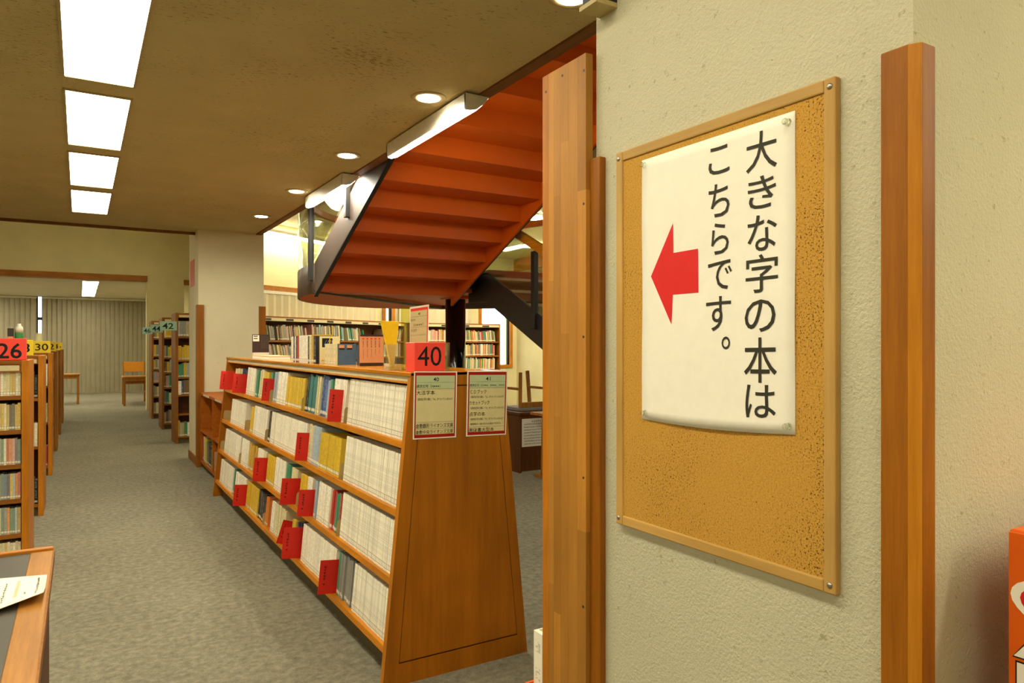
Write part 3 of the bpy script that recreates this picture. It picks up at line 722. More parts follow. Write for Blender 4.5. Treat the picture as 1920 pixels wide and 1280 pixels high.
for i in range(NB):
    ya, yb = BY0+BW*i+.0006, BY0+BW*(i+1)-.0006
    for z in TIERS:
        T = tilted(z)
        MB().box(-.004, .225, ya, yb, -.030, 0, 0, T).build('shelf_board', 'oak_y', bc, .002)
        T2 = Matrix.Translation((2*XC, 0, 0)) @ Matrix.Scale(-1, 4, (1, 0, 0)) @ T
        MB().box(-.004, .225, ya, yb, -.030, 0, 0, T2).build('shelf_board', 'oak_y', bc)
    for mir in (0, 1):
        T = tilted(1.262)
        if mir: T = Matrix.Translation((2*XC, 0, 0)) @ Matrix.Scale(-1, 4, (1, 0, 0)) @ T
        MB().box(-.002, .012, ya, yb, 0, .026, 0, T).build('label_rail', 'beige_strip', bc)
        MB().box(-.004, .03, ya, yb, -.009, -.0005, 0, T).build('rail_lip', 'oak_y', bc)
box(1.15, 2*XC-1.15, BY0, BY1, 0, .12).build('kick_board', 'kick', bc)

books = []          # (matrix, colour, tier, bay, name, run id)
SER = [.11, .37, .62, .83]
def run(t, ya, yb, cname, thick, h, depth=.155, inset=.012, seed=None, jit=.0):
    n_ = max(1, round((yb-ya)/thick)); th = (yb-ya)/n_
    for i in range(n_):
        hh = h*(1+R.uniform(-jit, jit)); ins = inset+R.uniform(0, .004)+(R.uniform(0, .012) if jit > .02 else 0)
        S = Matrix.Diagonal((depth, th*.97, hh, 1))
        mat = tilted(TIERS[t]) @ Matrix.Translation((ins, ya+th*i, .0006)) @ S
        books.append((mat, colr(cname, seed), t, ya+th*i, cname))
H1 = .232
# near bay: long white series
for t, (ya, yb) in enumerate(((2.825, 3.607), (2.815, 3.588), (2.812, 3.56), (2.812, 3.285))):
    run(t, ya, yb, 'white', .0186, (.234, .228, .228, .222)[t], seed=SER[t], jit=.004)
T0 = [(3.66, 3.70, 'white', .02, .226), (3.702, 3.87, 'white', .034, .226), (3.87, 3.945, 'green', .036, .225), (3.945, 4.0, 'pale blue', .028, .215), (4.0, 4.125, 'blue', .03, .236), (4.125, 4.22, 'cream', .024, .225),
      (4.225, 4.40, 'teal', .04, .226), (4.40, 4.455, 'black', .022, .215), (4.46, 4.92, 'yellow', .036, .200), (4.92, 5.17, 'white', .05, .222), (5.17, 5.32, 'pale blue', .03, .215), (5.35, 5.44, 'green', .03, .21),
      (5.46, 5.63, 'yellow', .04, .205), (5.63, 5.79, 'cream', .04, .215), (5.79, 5.93, 'green', .035, .215), (5.93, 6.25, 'white', .04, .222), (6.33, 6.5, 'navy', .04, .205), (6.5, 6.8, 'cream', .04, .2)]
T1 = [(3.66, 4.03, 'yellow', .030, .202), (4.03, 4.20, 'pale blue', .055, .224), (4.20, 4.30, 'cream', .05, .22), (4.32, 4.44, 'white', .03, .22), (4.44, 5.25, 'white', .021, .22), (5.25, 5.33, 'black', .035, .215), (5.37, 5.84, 'white', .021, .22),
      (5.84, 5.96, 'yellow', .03, .205), (6.16, 6.80, 'white', .021, .212)]
T2 = [(3.58, 3.60, 'red', .02, .215), (3.605, 3.67, 'green', .03, .205), (3.67, 3.755, 'red', .022, .205), (3.755, 3.97, 'white', .027, .212), (3.97, 4.04, 'pale blue', .034, .21), (4.1, 4.2, 'white', .03, .205), (4.2, 4.36, 'yellow', .034, .2), (4.44, 4.62, 'cream', .04, .205),
      (4.62, 4.74, 'green', .028, .205), (4.74, 5.0, 'white', .021, .212), (5.02, 5.25, 'yellow', .032, .2), (5.3, 5.4, 'cream', .04, .2), (5.4, 5.57, 'white', .035, .205), (5.6, 5.88, 'gold', .04, .2), (5.9, 6.17, 'white', .024, .21), (6.24, 6.97, 'white', .024, .21)]
T3 = [(3.29, 3.305, 'black', .015, .222), (3.306, 3.50, 'grey', .0175, .218), (3.50, 3.535, 'green', .03, .214), (3.57, 4.20, 'white', .02, .215), (4.2, 4.235, 'black', .03, .21), (4.28, 4.35, 'navy', .03, .19), (4.36, 4.45, 'yellow', .03, .19), (4.62, 4.88, 'cream', .04, .2),
      (4.9, 4.99, 'white', .04, .2), (5.08, 5.16, 'orange', .04, .2), (5.2, 5.42, 'black', .028, .202), (5.42, 5.82, 'yellow', .034, .195), (5.88, 6.30, 'white', .03, .2), (6.30, 6.42, 'green', .03, .2), (6.43, 7.03, 'white', .026, .205)]
for t, L in enumerate((T0, T1, T2, T3)):
    for (ya, yb, c, th, hh) in L: run(t, ya, min(yb, 7.11), c, th, hh, jit=.006 if c in ('white', 'yellow') else .03)
books.sort(key=lambda q: q[3])
TN = ['top', 'second', 'third', 'bottom']
def bay(y): return min(4, int((y-BY0)/BW))
BN = ['in the bay nearest the end panel', 'in the second bay from the end panel', 'in the middle bay', 'in the fourth bay', 'in the last bay']
from collections import defaultdict
cnt = defaultdict(int)
for mat, col, t, y, c in books[:292]:
    if c == 'white' and y < 3.606:
        lab, g_ = 'white large print book of the long white set nearest the end panel, %s shelf' % TN[t], 'white set nearest the end panel, %s shelf' % TN[t]
    else:
        cnt[(t, c)] += 1; lab, g_ = '%s %s book counted from the end panel, %s shelf of sloping bookcase' % (ORDW[cnt[(t, c)]-1], c, TN[t]), 'large print books, %s shelf' % TN[t]
    put_book(BX, 'large_print_book', mat, col, lab, 'book', g_)
mass('distant_large_print_books', [(q[0], q[1]) for q in books[292:]], BX, 'rest of the large print books at the far end of the sloping bookcase', 'books')

# red divider plates: near-bottom corners measured on each shelf; (tier, Y, protrusion, width, height, lean, letters)
DV = [(0, 6.83, .102, .13, .166, 0, '時代小説'), (0, 6.31, .085, .13, .163, 0, 'エッセイ'), (0, 5.335, .053, .10, .164, 0, '推理小説'), (0, 3.70, .063, .10, .172, 0, 'あ行の本'), (1, 4.305, .049, .10, .168, 0, 'か行の本'), (2, 5.275, .071, .12, .17, 0, 'さ行の本'),
      (2, 4.42, .082, .13, .16, 0, 'た行の本'), (2, 4.068, .070, .12, .152, 0, 'な行の本'), (3, 5.85, .077, .12, .165, 0, 'は行の本'), (3, 4.60, .035, .09, .15, .24, 'ま行の本'), (3, 4.252, .085, .12, .182, 0, 'や行の本'), (3, 3.555, .071, .12, .170, 0, 'ら行の本')]
DL = ['leftmost red divider plate, top shelf at the far end', 'second red divider plate from the far end, top shelf', 'third red divider plate from the far end, top shelf, before pale books', 'red divider plate nearest the camera on the top shelf, beside the blue book',
      'only red divider plate on the second shelf', 'leftmost red divider plate on the third shelf', 'middle red divider plate on the third shelf, with a bookend before it', 'rightmost red divider plate on the third shelf', 'leftmost red divider plate on the bottom shelf',
      'leaning red divider plate on the bottom shelf', 'red divider plate on the bottom shelf, just right of the leaning one', 'red divider plate on the bottom shelf nearest the end panel, before black books']
for (t, y, pro, wd, hh, lean, txt), lab in zip(DV, DL):
    z = TIERS[t]; T = tilted(z); T = Matrix.Translation((T.translation.x, y, T.translation.z)) @ Matrix.Rotation(TIL+lean*.9, 4, 'Y')
    o = T @ Vector((-pro, 0, .001))
    d = thing('shelf_divider', lab, 'shelf divider', tuple(o), 0, 'red shelf dividers')
    MB().box(-pro, wd-pro, 0, .0022, .0008, hh, 0, T).build('plate', 'redcard', d)
    Sd = quad(T @ Vector((-pro, -.0004, hh)), T @ Vector((wd-pro, -.0004, hh)), T @ Vector((wd-pro, -.0004, .0008)), T @ Vector((-pro, -.0004, .0008)))
    lt = MB(); scribble(lt, Sd, .17, .29, .17, .62, 5, 0, True, t*10+int(y*100)); scribble(lt, Sd, .16, .27, .68, .78, 1, 0, True, 5)
    lt.build('lettering', 'ink', d)
# bookends
BE = [(0, 3.628, 'on the top shelf beside the white series'), (0, 4.462, 'on the top shelf before the black book'), (0, 5.33, 'on the top shelf before a red divider'), (1, 3.612, 'on the second shelf beside the white series'), (1, 5.352, 'on the second shelf by a black book'), (1, 6.09, 'on the second shelf in the fourth bay'),
      (1, 7.09, 'at the far end of the second shelf'), (2, 3.575, 'on the third shelf beside the white series'), (2, 4.37, 'on the third shelf before a red divider'), (2, 6.20, 'on the third shelf in the fourth bay'), (2, 7.09, 'at the far end of the third shelf'), (3, 5.17, 'on the bottom shelf before dark books')]
for t, y, where in BE:
    T = tilted(TIERS[t]); T = Matrix.Translation((T.translation.x, y, T.translation.z)) @ Matrix.Rotation(TIL, 4, 'Y')
    o = thing('bookend', 'beige metal bookend '+where, 'bookend', tuple(T @ Vector((.05, 0, 0))))
    pl = MB(); pts = [(.0015, .001), (.09, .001), (.09, .085), (.012, .085), (.0045, .08), (.0015, .072)]
    vs = [T @ Vector((p[0], yy, p[1])) for yy in (0, .0014) for p in pts]; n_ = len(pts)
    pl.add(vs, [tuple(range(n_))[::-1], tuple(range(n_, 2*n_))]+[(i, (i+1) % n_, n_+(i+1) % n_, n_+i) for i in range(n_)]); pl.build('upright_plate', 'beige_metal', o)

# laminated shelf cards on the end panel
def card(name, tl, tr, br_, bl, lab, lines):
    o = thing(name, lab, 'sign', tuple((Vector(tl)+Vector(br_))/2))
    mb = MB(); Vs = [Vector(p) for p in (tl, tr, br_, bl)]; bk = [p+Vector((0, .0012, 0)) for p in Vs]
    mb.add(Vs+bk, [(0, 1, 2, 3), (7, 6, 5, 4)]+[(i, 4+i, 4+(i+1) % 4, (i+1) % 4) for i in range(4)]); mb.build('laminated_sheet', 'paper', o)
    S = quad(tl, tr, br_, bl, (0, -.0004, 0)); S2 = quad(tl, tr, br_, bl, (0, -.0008, 0)); S3 = quad(tl, tr, br_, bl, (0, -.0012, 0))
    f = MB(); patch(f, S, .028, .972, .016, .982); f.build('red_border', 'deepred', o)
    f = MB(); patch(f, S2, .055, .945, .062, .935); f.build('field', 'cream_paper', o)
    f = MB(); patch(f, S3, .055, .945, .062, .262); f.build('heading_band', 'green_paper', o)
    S4 = quad(tl, tr, br_, bl, (0, -.0016, 0)); lt = MB()
    for body, u0, u1, v0, v1, bold in lines[0]: write(lt, S4, body, u0, u1, v0, v1, 0, bold)
    for v in lines[1]: patch(lt, S4, .055, .945, v-.0012, v+.0012)
    lt.build('lettering', 'ink', o)
YC = YE0-.0016
def on_panel(px, py):
    a = (px-960)/1332; f = YC/(C_-a*S_); return (f*(S_+a*C_), YC, EYE-(py-646)*f/1332)
SM = '（請求記号の頭に「%s」がついているもの）'
card('shelf_card', on_panel(776.3, 696), on_panel(857.2, 696), on_panel(855, 819.5), on_panel(774, 824), 'left red bordered card on the bookcase end panel, directly below the red cube',
     ([('40', .44, .57, .09, .148, .006), ('請求記号〔H※※※〕', .06, .60, .195, .243, 0), ('大活字本', .06, .48, .283, .347, .003), (SM % 'H', .08, .90, .392, .432, 0), ('倉敷鶴形ライオンズ文庫', .06, .92, .772, .840, .003), ('倉敷中央ライオンズ文庫', .06, .92, .868, .930, .003)], [.165, .262, .752, .852]))
card('shelf_card', on_panel(876.3, 695), on_panel(951.9, 695), on_panel(948.8, 814.4), on_panel(874, 818.1), 'right red bordered card on the bookcase end panel, with the denser print',
     ([('41', .45, .565, .09, .150, .006), ('請求記号〔C※※※、D※※※、F※※※〕', .06, .93, .20, .240, 0), ('ＣＤブック', .08, .47, .287, .352, .003), (SM % 'C', .09, .91, .382, .418, 0), ('カセットブック', .06, .55, .455, .520, .003), (SM % 'D', .09, .91, .552, .588, 0),
       ('点字の本', .06, .45, .630, .695, .003), (SM % 'F', .09, .91, .722, .758, 0), ('視覚障がい者の方のみ貸出できます。）', .09, .91, .797, .832, 0), ('美術書大型本', .06, .68, .873, .932, .003)], [.165, .262, .858]))

# number cubes
def number_cube(name, x0, x1, y, z, hgt, dep, txt, cardm, lab, grp=None, glassy=True, tsz=(.14, .86, .14, .86), bold=.01):
    o = thing(name, lab, 'number sign', ((x0+x1)/2, y+dep/2, z), 0, grp)
    box(x0, x1, y, y+dep, z, z+hgt).build('card_block', cardm, o, .003)
    S = quad((x0, y-.0008, z+hgt), (x1, y-.0008, z+hgt), (x1, y-.0008, z), (x0, y-.0008, z))
    lt = MB(); write(lt, S, txt, *tsz, 0, bold); lt.build('lettering', 'ink', o)
    if glassy:
        a = MB(); a.box(x1+.0005, x1+.024, y, y+dep, z, z+hgt); a.box(x1+.004, x1+.02, y+.006, y+dep-.006, z+.006, z+hgt-.006); a.build('acrylic_side', 'acrylic', o, .002)
    return o
number_cube('number_cube', 1.231, 1.376, 2.83, TOPZ, .127, .10, '40', 'redcube', 'red cube sign numbered 40 on the bookcase top', None, True, (.09, .87, .14, .81), 0)
# acrylic leaflet stand with the 40 sheet
so = thing('leaflet_stand', 'clear stand with a red edged sheet headed 40 behind the red cube', 'sign', (1.36, 3.12, TOPZ))
q = [(1.325, 3.10, 1.596), (1.422, 3.10, 1.612), (1.416, 3.10, TOPZ+.004), (1.322, 3.10, TOPZ+.004)]
mb = MB(); Vq = [Vector(p) for p in q]; mb.add(Vq+[p+Vector((0, .002, 0)) for p in Vq], [(0, 1, 2, 3), (7, 6, 5, 4)]+[(i, 4+i, 4+(i+1) % 4, (i+1) % 4) for i in range(4)]); mb.build('sheet', 'paper', so)
S = quad(*q, (0, -.0005, 0)); S2 = quad(*q, (0, -.001, 0)); S3 = quad(*q, (0, -.0015, 0))
f = MB(); patch(f, S, .03, .95, .03, .97); f.build('red_border', 'redcube', so)
f = MB(); patch(f, S2, .03, .90, .075, .93); f.build('field', 'cream_paper', so)
lt = MB(); write(lt, S3, '40', .42, .54, .105, .145, 0, .02); patch(lt, S3, .05, .9, .165, .168); patch(lt, S3, .05, .9, .335, .338)
write(lt, S3, '請求記号', .04, .28, .20, .235); write(lt, S3, '〔H※※※〕', .18, .70, .27, .325); write(lt, S3, '大活字', .05, .36, .36, .41); write(lt, S3, 'がついているもの', .03, .82, .45, .475); write(lt, S3, '文庫', .03, .22, .72, .76); write(lt, S3, '文庫', .03, .28, .84, .88)
lt.build('lettering', 'greyink', so)
a = MB(); a.prism([(1.272, 3.08), (1.322, 3.098), (1.322, 3.102), (1.272, 3.084)], 'z', TOPZ, 1.60); a.build('acrylic_panel', 'acrylic_y', so)
box(1.19, 1.43, 3.02, 3.12, TOPZ, TOPZ+.004).build('acrylic_base', 'acrylic', so)
lf_ = thing('yellow_leaflets', 'yellow leaflets fanned in a clear holder at the bookcase top', 'leaflet', (1.31, 3.33, TOPZ))
mb = MB(); mb.add([(1.312, 3.30, TOPZ+.006), (1.326, 3.30, TOPZ+.006), (1.352, 3.30, TOPZ+.232), (1.262, 3.30, TOPZ+.235), (1.312, 3.325, TOPZ+.006), (1.326, 3.325, TOPZ+.006), (1.35, 3.325, TOPZ+.232), (1.262, 3.325, TOPZ+.235)], [(0, 1, 2, 3), (7, 6, 5, 4), (0, 4, 5, 1), (1, 5, 6, 2), (2, 6, 7, 3), (3, 7, 4, 0)])
mb.build('leaflet_sheets', 'yellow_paper', lf_, .002)
a = MB(); a.box(1.28, 1.375, 3.296, 3.298, TOPZ, TOPZ+.12); a.box(1.28, 1.375, 3.33, 3.332, TOPZ, TOPZ+.2); a.box(1.28, 1.375, 3.298, 3.33, TOPZ, TOPZ+.003); a.build('acrylic_holder', 'acrylic', lf_)

# books standing on the bookcase top
TB = [('white', .030, .17), ('white', .03, .172), ('navy', .035, .172), ('white', .03, .174), ('black', .03, .174), ('red', .05, .176), ('white', .045, .176), ('white', .045, .177), ('white', .04, .176), ('white', .04, .178), ('white', .045, .178), ('black', .03, .172), ('cream', .05, .172), ('gold', .05, .180), ('black', .05, .172)]
y = 4.98; seen = defaultdict(int)
ORD = ['first', 'second', 'third', 'fourth', 'fifth', 'sixth', 'seventh', 'eighth', 'ninth', 'tenth', 'eleventh', 'twelfth', 'thirteenth', 'fourteenth', 'fifteenth', 'sixteenth', 'seventeenth', 'eighteenth', 'nineteenth', 'twentieth']
for i, (c, th, hh) in enumerate(TB):
    put_book(BX, 'standing_book', Matrix.Translation((1.245, y-th, TOPZ+.0003)) @ Matrix.Diagonal((.125, th*.96, hh, 1)), colr(c), '%s book standing on the bookcase top, %s from the left of its row' % (c, ORD[i]), 'book', 'books standing on the bookcase top')
    y -= th
def cover_book(x0, x1, y, th, z0_, hh, mat, lab, name='displayed_book', edge=None):
    o = thing(name, lab, 'book', ((x0+x1)/2, y+th/2, z0_))
    box(x0, x1, y, y+.003, z0_, z0_+hh).build('front_cover', mat, o)
    box(x0+.002, x1-.003, y+.003, y+th-.003, z0_+.003, z0_+hh-.003).build('page_block', 'pages', o)
    box(x0, x1, y+th-.003, y+th, z0_, z0_+hh).build('back_cover', edge or mat, o); box(x0, x0+.002, y+.003, y+th-.003, z0_, z0_+hh).build('spine', edge or mat, o)
    return o, quad((x0, y-.0006, z0_+hh), (x1, y-.0006, z0_+hh), (x1, y-.0006, z0_), (x0, y-.0006, z0_))
o, S = cover_book(1.247, 1.372, 4.305, .02, TOPZ+.0003, .168, 'cream_paper', 'white book with a black picture on its cover, standing on the bookcase top', edge='black')
f = MB(); patch(f, S, .12, .62, .07, .40); f.build('cover_picture', 'ink', o)
f = MB()
for (u, v, m_) in ((.2, .33, 0), (.3, .36, 0), (.4, .34, 1), (.42, .2, 1), (.5, .3, 0)):
    S2 = lambda a, b_: S(a, b_)+Vector((0, -.0006, 0))
    f.add([S2(u, v), S2(u+.04, v), S2(u+.16, v-.2), S2(u+.12, v-.2)], [(0, 1, 2, 3)], m_)
f.build('picture_marks', ['blue', 'yellow_paper'], o)
lt = MB(); scribble(lt, S, .1, .5, .86, .90, 6, 0, False, 3); lt.build('lettering', 'ink', o)
y = 4.25
for i in range(4):
    put_book(BX, 'standing_book', Matrix.Translation((1.262, y-.055, TOPZ+.0003)) @ Matrix.Diagonal((.12, .052, .122, 1)), colr('cream', .3), 'cream paperback beside the blue covered book, %s from left' % ORD[i], 'book', 'cream paperbacks on the bookcase top'); y -= .055
o, S = cover_book(1.262, 1.372, 4.0, .02, TOPZ+.0003, .122, 'blue', 'blue paperback with two portraits on its cover', edge='cream_paper')
f = MB(); patch(f, S, .08, .36, .06, .26); patch(f, S, .5, .78, .06, .26); f.build('portraits', 'pink', o)
f = MB(); S2 = quad((1.262, 3.9986, TOPZ+.122), (1.372, 3.9986, TOPZ+.122), (1.372, 3.9986, TOPZ), (1.262, 3.9986, TOPZ)); patch(f, S2, .08, .36, .2, .27); patch(f, S2, .5, .78, .2, .27); f.build('portrait_jackets', 'ink', o)
o, S = cover_book(1.375, 1.42, 3.985, .012, TOPZ+.0003, .112, 'blue', 'dark blue paperback partly hidden behind the salmon book')
# salmon book on a stand
o, S = cover_book(1.302, 1.442, 3.74, .018, TOPZ+.0003, .172, 'pink', 'salmon covered book with vertical writing and dark bands on the bookcase top', edge='maroon')
f = MB(); patch(f, S, 0, 1, .90, 1.0); f.build('dark_band', 'maroon', o); f = MB(); patch(f, S, .02, 1, 0, .06); f.build('dark_band', 'maroon', o)
f = MB()
for k in range(5):
    u = .12+.165*k
    scribble(f, S, u, u+.055, .20, .42, 4, 0, True, k+30); scribble(f, S, u+.02, u+.045, .46, .46+.12*(2.8-k*.4), 6, 0, True, k+60)
f.build('lettering', 'maroon', o)
f = MB()
for k in range(5): patch(f, S, .11+.165*k, .19+.165*k, .115, .15)
f.build('red_marks', 'red', o)
# far end: dark poster leaflet and a lying book
o, S = cover_book(1.265, 1.40, 6.36, .02, TOPZ+.05, .155, 'maroon', 'dark purple picture book propped at the far end of the bookcase top', edge='purple')
f = MB(); patch(f, S, .02, .40, .04, .38); f.build('white_label', 'paper', o)
S2 = quad((1.265, 6.3586, TOPZ+.205), (1.40, 6.3586, TOPZ+.205), (1.40, 6.3586, TOPZ+.05), (1.265, 6.3586, TOPZ+.05))
lt = MB(); patch(lt, S2, .06, .3, .08, .13); patch(lt, S2, .06, .3, .2, .25); lt.build('label_print', 'ink', o)
lt = MB(); [scribble(lt, S2, .5+.1*k, .57+.1*k, .08, .8, 9, 0, True, k) for k in range(5)]; lt.build('lettering', 'greyink', o)
box(1.27, 1.40, 6.35, 6.40, TOPZ+.0003, TOPZ+.0495).build('stand', 'white_plastic', o)
o = thing('lying_book', 'thick cream book lying flat at the far end of the bookcase top', 'book', (1.31, 5.88, TOPZ))
box(1.235, 1.40, 5.62, 6.22, TOPZ+.0003, TOPZ+.004).build('back_cover', 'cream_paper', o); box(1.238, 1.398, 5.625, 6.215, TOPZ+.004, TOPZ+.027).build('page_block', 'paper', o); box(1.235, 1.40, 5.62, 6.22, TOPZ+.027, TOPZ+.031).build('front_cover', 'cream_paper', o)

# ------------------------------------------------------------------ low shelf between bookcase and column
ls = thing('low_shelf', 'low orange brown wooden shelf unit between the bookcase and the column', 'shelf unit', (1.4, 8.1, 0))
LX0, LX1, LY0, LY1 = 1.19, 1.62, 7.22, 8.92
box(LX0, LX1, LY0, LY1, .838, .868).build('top_board', 'lowshelf', ls, .003); box(LX0, LX1, LY0, LY1, .42, .445).build('shelf_board', 'lowshelf', ls); box(LX0, LX1, LY0, LY1, .06, .09).build('bottom_board', 'lowshelf', ls)
box(LX0+.03, LX1, LY0, LY1, 0, .06).build('kick_board', 'kick', ls); box(LX1-.02, LX1, LY0, LY1, .868, 1.03).build('back_board', 'lowshelf', ls); box(LX1-.02, LX1, LY0, LY1, .09, .838).build('back_panel', 'lowshelf', ls)
for y in (LY0, 8.02, LY1-.03): box(LX0, LX1-.02, y, y+.028, .09, .42).build('upright', 'lowshelf', ls); box(LX0, LX1-.02, y, y+.028, .445, .838).build('upright', 'lowshelf', ls)
for y in (7.45, 8.25): box(LX0-.003, LX0, y, y+.4, .842, .864).build('label_strip', 'beige_strip', ls)
y = 8.86
for c, th, hh, lab in (('red', .06, .29, 'tall red book'), ('cream', .11, .28, 'thick cream binder'), ('yellow', .10, .27, 'pale yellow binder'), ('green', .05, .25, 'dark green book'), ('brown', .09, .24, 'brown book'), ('black', .16, .22, 'broad black binder'), ('grey', .16, .20, 'short grey violet binder'), ('beige', .1, .2, 'beige book')):
    put_book(BX, 'binder', Matrix.Translation((LX0+.02, y-th, .0905)) @ Matrix.Diagonal((.22, th*.96, hh, 1)), colr(c), lab+' on the bottom board of the low shelf', 'book', 'binders in the low shelf'); y -= th+.01
    if y < 8.06 and y > 7.9: y = 8.0

# ------------------------------------------------------------------ left shelves 26 to 38, right shelves 42 to 48
def unit(name, lab, x0, x1, yf, dep, top, tiers, end, grp, wz='shelf_z', cap=.07):
    u = thing(name, lab, 'bookshelf', ((x0+x1)/2, yf+dep/2, 0), 0, grp)
    xs = sorted((x0, x1))
    tk = .036
    for x in (xs[0], xs[1]-tk):
        out = (x == xs[0]) == (end == x0)
        box(x, x+tk, yf, yf+dep, 0, top).build('end_panel', wz, u, .003)
    box(xs[0]+tk, xs[1]-tk, yf, yf+dep, top-.022, top).build('top_board', 'shelf_x', u)
    box(xs[0]+tk, xs[1]-tk, yf+.006, yf+.02, top-cap, top-.022).build('label_rail', 'shelf_x', u)
    box(xs[0]+tk, xs[1]-tk, yf+dep/2-.008, yf+dep/2+.008, .05, top-.022).build('back_panel', 'dark_wood', u)
    for z in tiers: box(xs[0]+tk, xs[1]-tk, yf+.006, yf+dep-.006, z-.024, z).build('shelf_board', 'shelf_x', u)
    box(xs[0]+tk, xs[1]-tk, yf+.03, yf+dep-.03, 0, tiers[-1]-.024).build('kick_board', 'kick', u)
    for xa_, xb_ in ((xs[0]+tk+.01, xs[0]+tk+.16), (xs[1]-tk-.16, xs[1]-tk-.01)): box(xa_, xb_, yf+.0035, yf+.006, top-cap+.008, top-.03).build('shelf_label', 'beige_strip', u)
    return u
LYF = [5.09, 7.06, 9.19, 11.25, 13.3, 15.2]
LN = ['26', '28', '30', '32', '34', '36']
T26 = [1.119, .916, .712, .509, .304, .100]; T28 = [.977, .578, .10]
for i, (yf, n_) in enumerate(zip(LYF, LN)):
    top = 1.33 if i else 1.328
    unit('bookshelf', ('wooden bookshelf numbered %s, ' % n_)+['nearest on the left of the aisle', 'second on the left of the aisle', 'third on the left of the aisle', 'fourth on the left of the aisle', 'fifth on the left of the aisle', 'last on the left of the aisle'][i],
         -2.0, -.26, yf, .56, top, T26 if i == 0 else T28, -.26, None, 'oak_z' if i < 3 else 'shelf_z')
    xw = (-.491, -.331) if i == 1 else (-.432, -.272)
    number_cube('number_cube', xw[0], xw[1], yf+.012, top+.0005, .129, .06, n_, 'redcube' if i == 0 else 'yellowcube', ['large red cube sign on the nearest left shelf', 'yellow cube sign on the second left shelf, partly hidden by the red one', 'yellow cube sign on the third left shelf', 'yellow cube sign on the fourth left shelf', 'yellow cube sign on the fifth left shelf', 'yellow cube sign on the last left shelf'][i], None, False, (.12, .86, .22, .92 if i == 0 else .8), .012)
CN = ['white', 'cream', 'yellow', 'orange', 'red', 'green', 'teal', 'blue', 'navy', 'pale blue', 'grey', 'black', 'brown', 'pink', 'beige', 'gold', 'purple']
T26C = [['cream', 'white', 'gold', 'yellow', 'cream', 'cream', 'white', 'orange', 'red', 'grey'], ['yellow', 'yellow', 'black', 'black', 'gold', 'cream', 'yellow', 'gold'], ['teal', 'purple', 'pink', 'orange', 'red', 'white', 'green', 'grey', 'pale blue'], ['red', 'orange', 'pale blue', 'yellow', 'navy', 'blue', 'teal', 'grey'],
        ['gold', 'pale blue', 'teal', 'green', 'orange', 'grey', 'teal', 'cream'], ['white', 'cream', 'white', 'cream', 'white', 'yellow']]
for t, z in enumerate(T26):
    x = -.300; i = 0
    while x > -.66:
        th = R.uniform(.011, .017) if t < 5 else .013; c = T26C[t][i % len(T26C[t])]
        hh = R.uniform(.148, .160)
        cl_ = colr(c); cl_ = tuple(q*.72+p*.28 for q, p in zip(cl_[:3], (.75, .68, .48)))+(cl_[3],)
        put_book(BY, 'paperback', Matrix.Translation((x-th, 5.108+R.uniform(0, .008), z+.0003)) @ Matrix.Diagonal((th*.96, .105, hh, 1)), cl_, '%s pocket paperback, %s from the right, %s row of the nearest left shelf' % (c, ORD[i] if i < 20 else 'outermost', ['top', 'second', 'third', 'fourth', 'fifth', 'bottom'][t]), 'book', 'pocket paperbacks on the shelf numbered 26'); x -= th; i += 1
        if i >= 20: break
C28 = [['black', 'grey', 'black', 'red', 'black', 'brown'], ['white', 'cream', 'white', 'black', 'cream', 'grey'], ['black', 'grey', 'navy', 'black', 'black', 'brown']]
for u_, yf in enumerate(LYF[1:4]):
    for t, z in enumerate(T28):
        x = -.300
        for i in range(7):
            th = R.uniform(.016, .026); c = C28[(t+u_) % 3][i % 6] if u_ < 1 else R.choice(['pale blue', 'white', 'cream', 'red', 'grey', 'pale blue'])
            put_book(BY, 'hardback', Matrix.Translation((x-th, yf+.02+R.uniform(0, .02), z+.0003)) @ Matrix.Diagonal((th*.96, .15, R.uniform(.19, .25), 1)), colr(c), '%s hardback, %s from the right end, %s row of the %s left shelf' % (c, ORD[i], ['top', 'middle', 'bottom'][t], ('second', 'third', 'fourth')[u_]), 'book', 'hardbacks on the shelf numbered '+LN[u_+1]); x -= th
sb = thing('sanitizer_bottle', 'green and white pump bottle standing on the second left shelf', 'bottle', (-.447, 7.42, 1.33))
MB().lathe((-.447, 7.42, 1.3305), [(.030, 0), (.031, .004), (.031, .185), (.029, .19)], 20).build('green_body', 'green', sb, 0, True)
MB().lathe((-.447, 7.42, 1.5205), [(.029, 0), (.028, .05), (.014, .064), (.014, .08)], 20).build('white_cap', 'white_plastic', sb, 0, True)
bk = thing('dark_box', 'small dark box standing beside the green bottle', 'box', (-.506, 7.42, 1.33)); box(-.528, -.484, 7.40, 7.44, 1.3305, 1.56).build('box_body', 'label_dark', bk, .003); box(-.526, -.486, 7.398, 7.40, 1.45, 1.49).build('label', 'pink', bk)
RYF = [11.2, 13.2, 15.2]
RT = [1.54, 1.20, .95, .70, .425, .10]
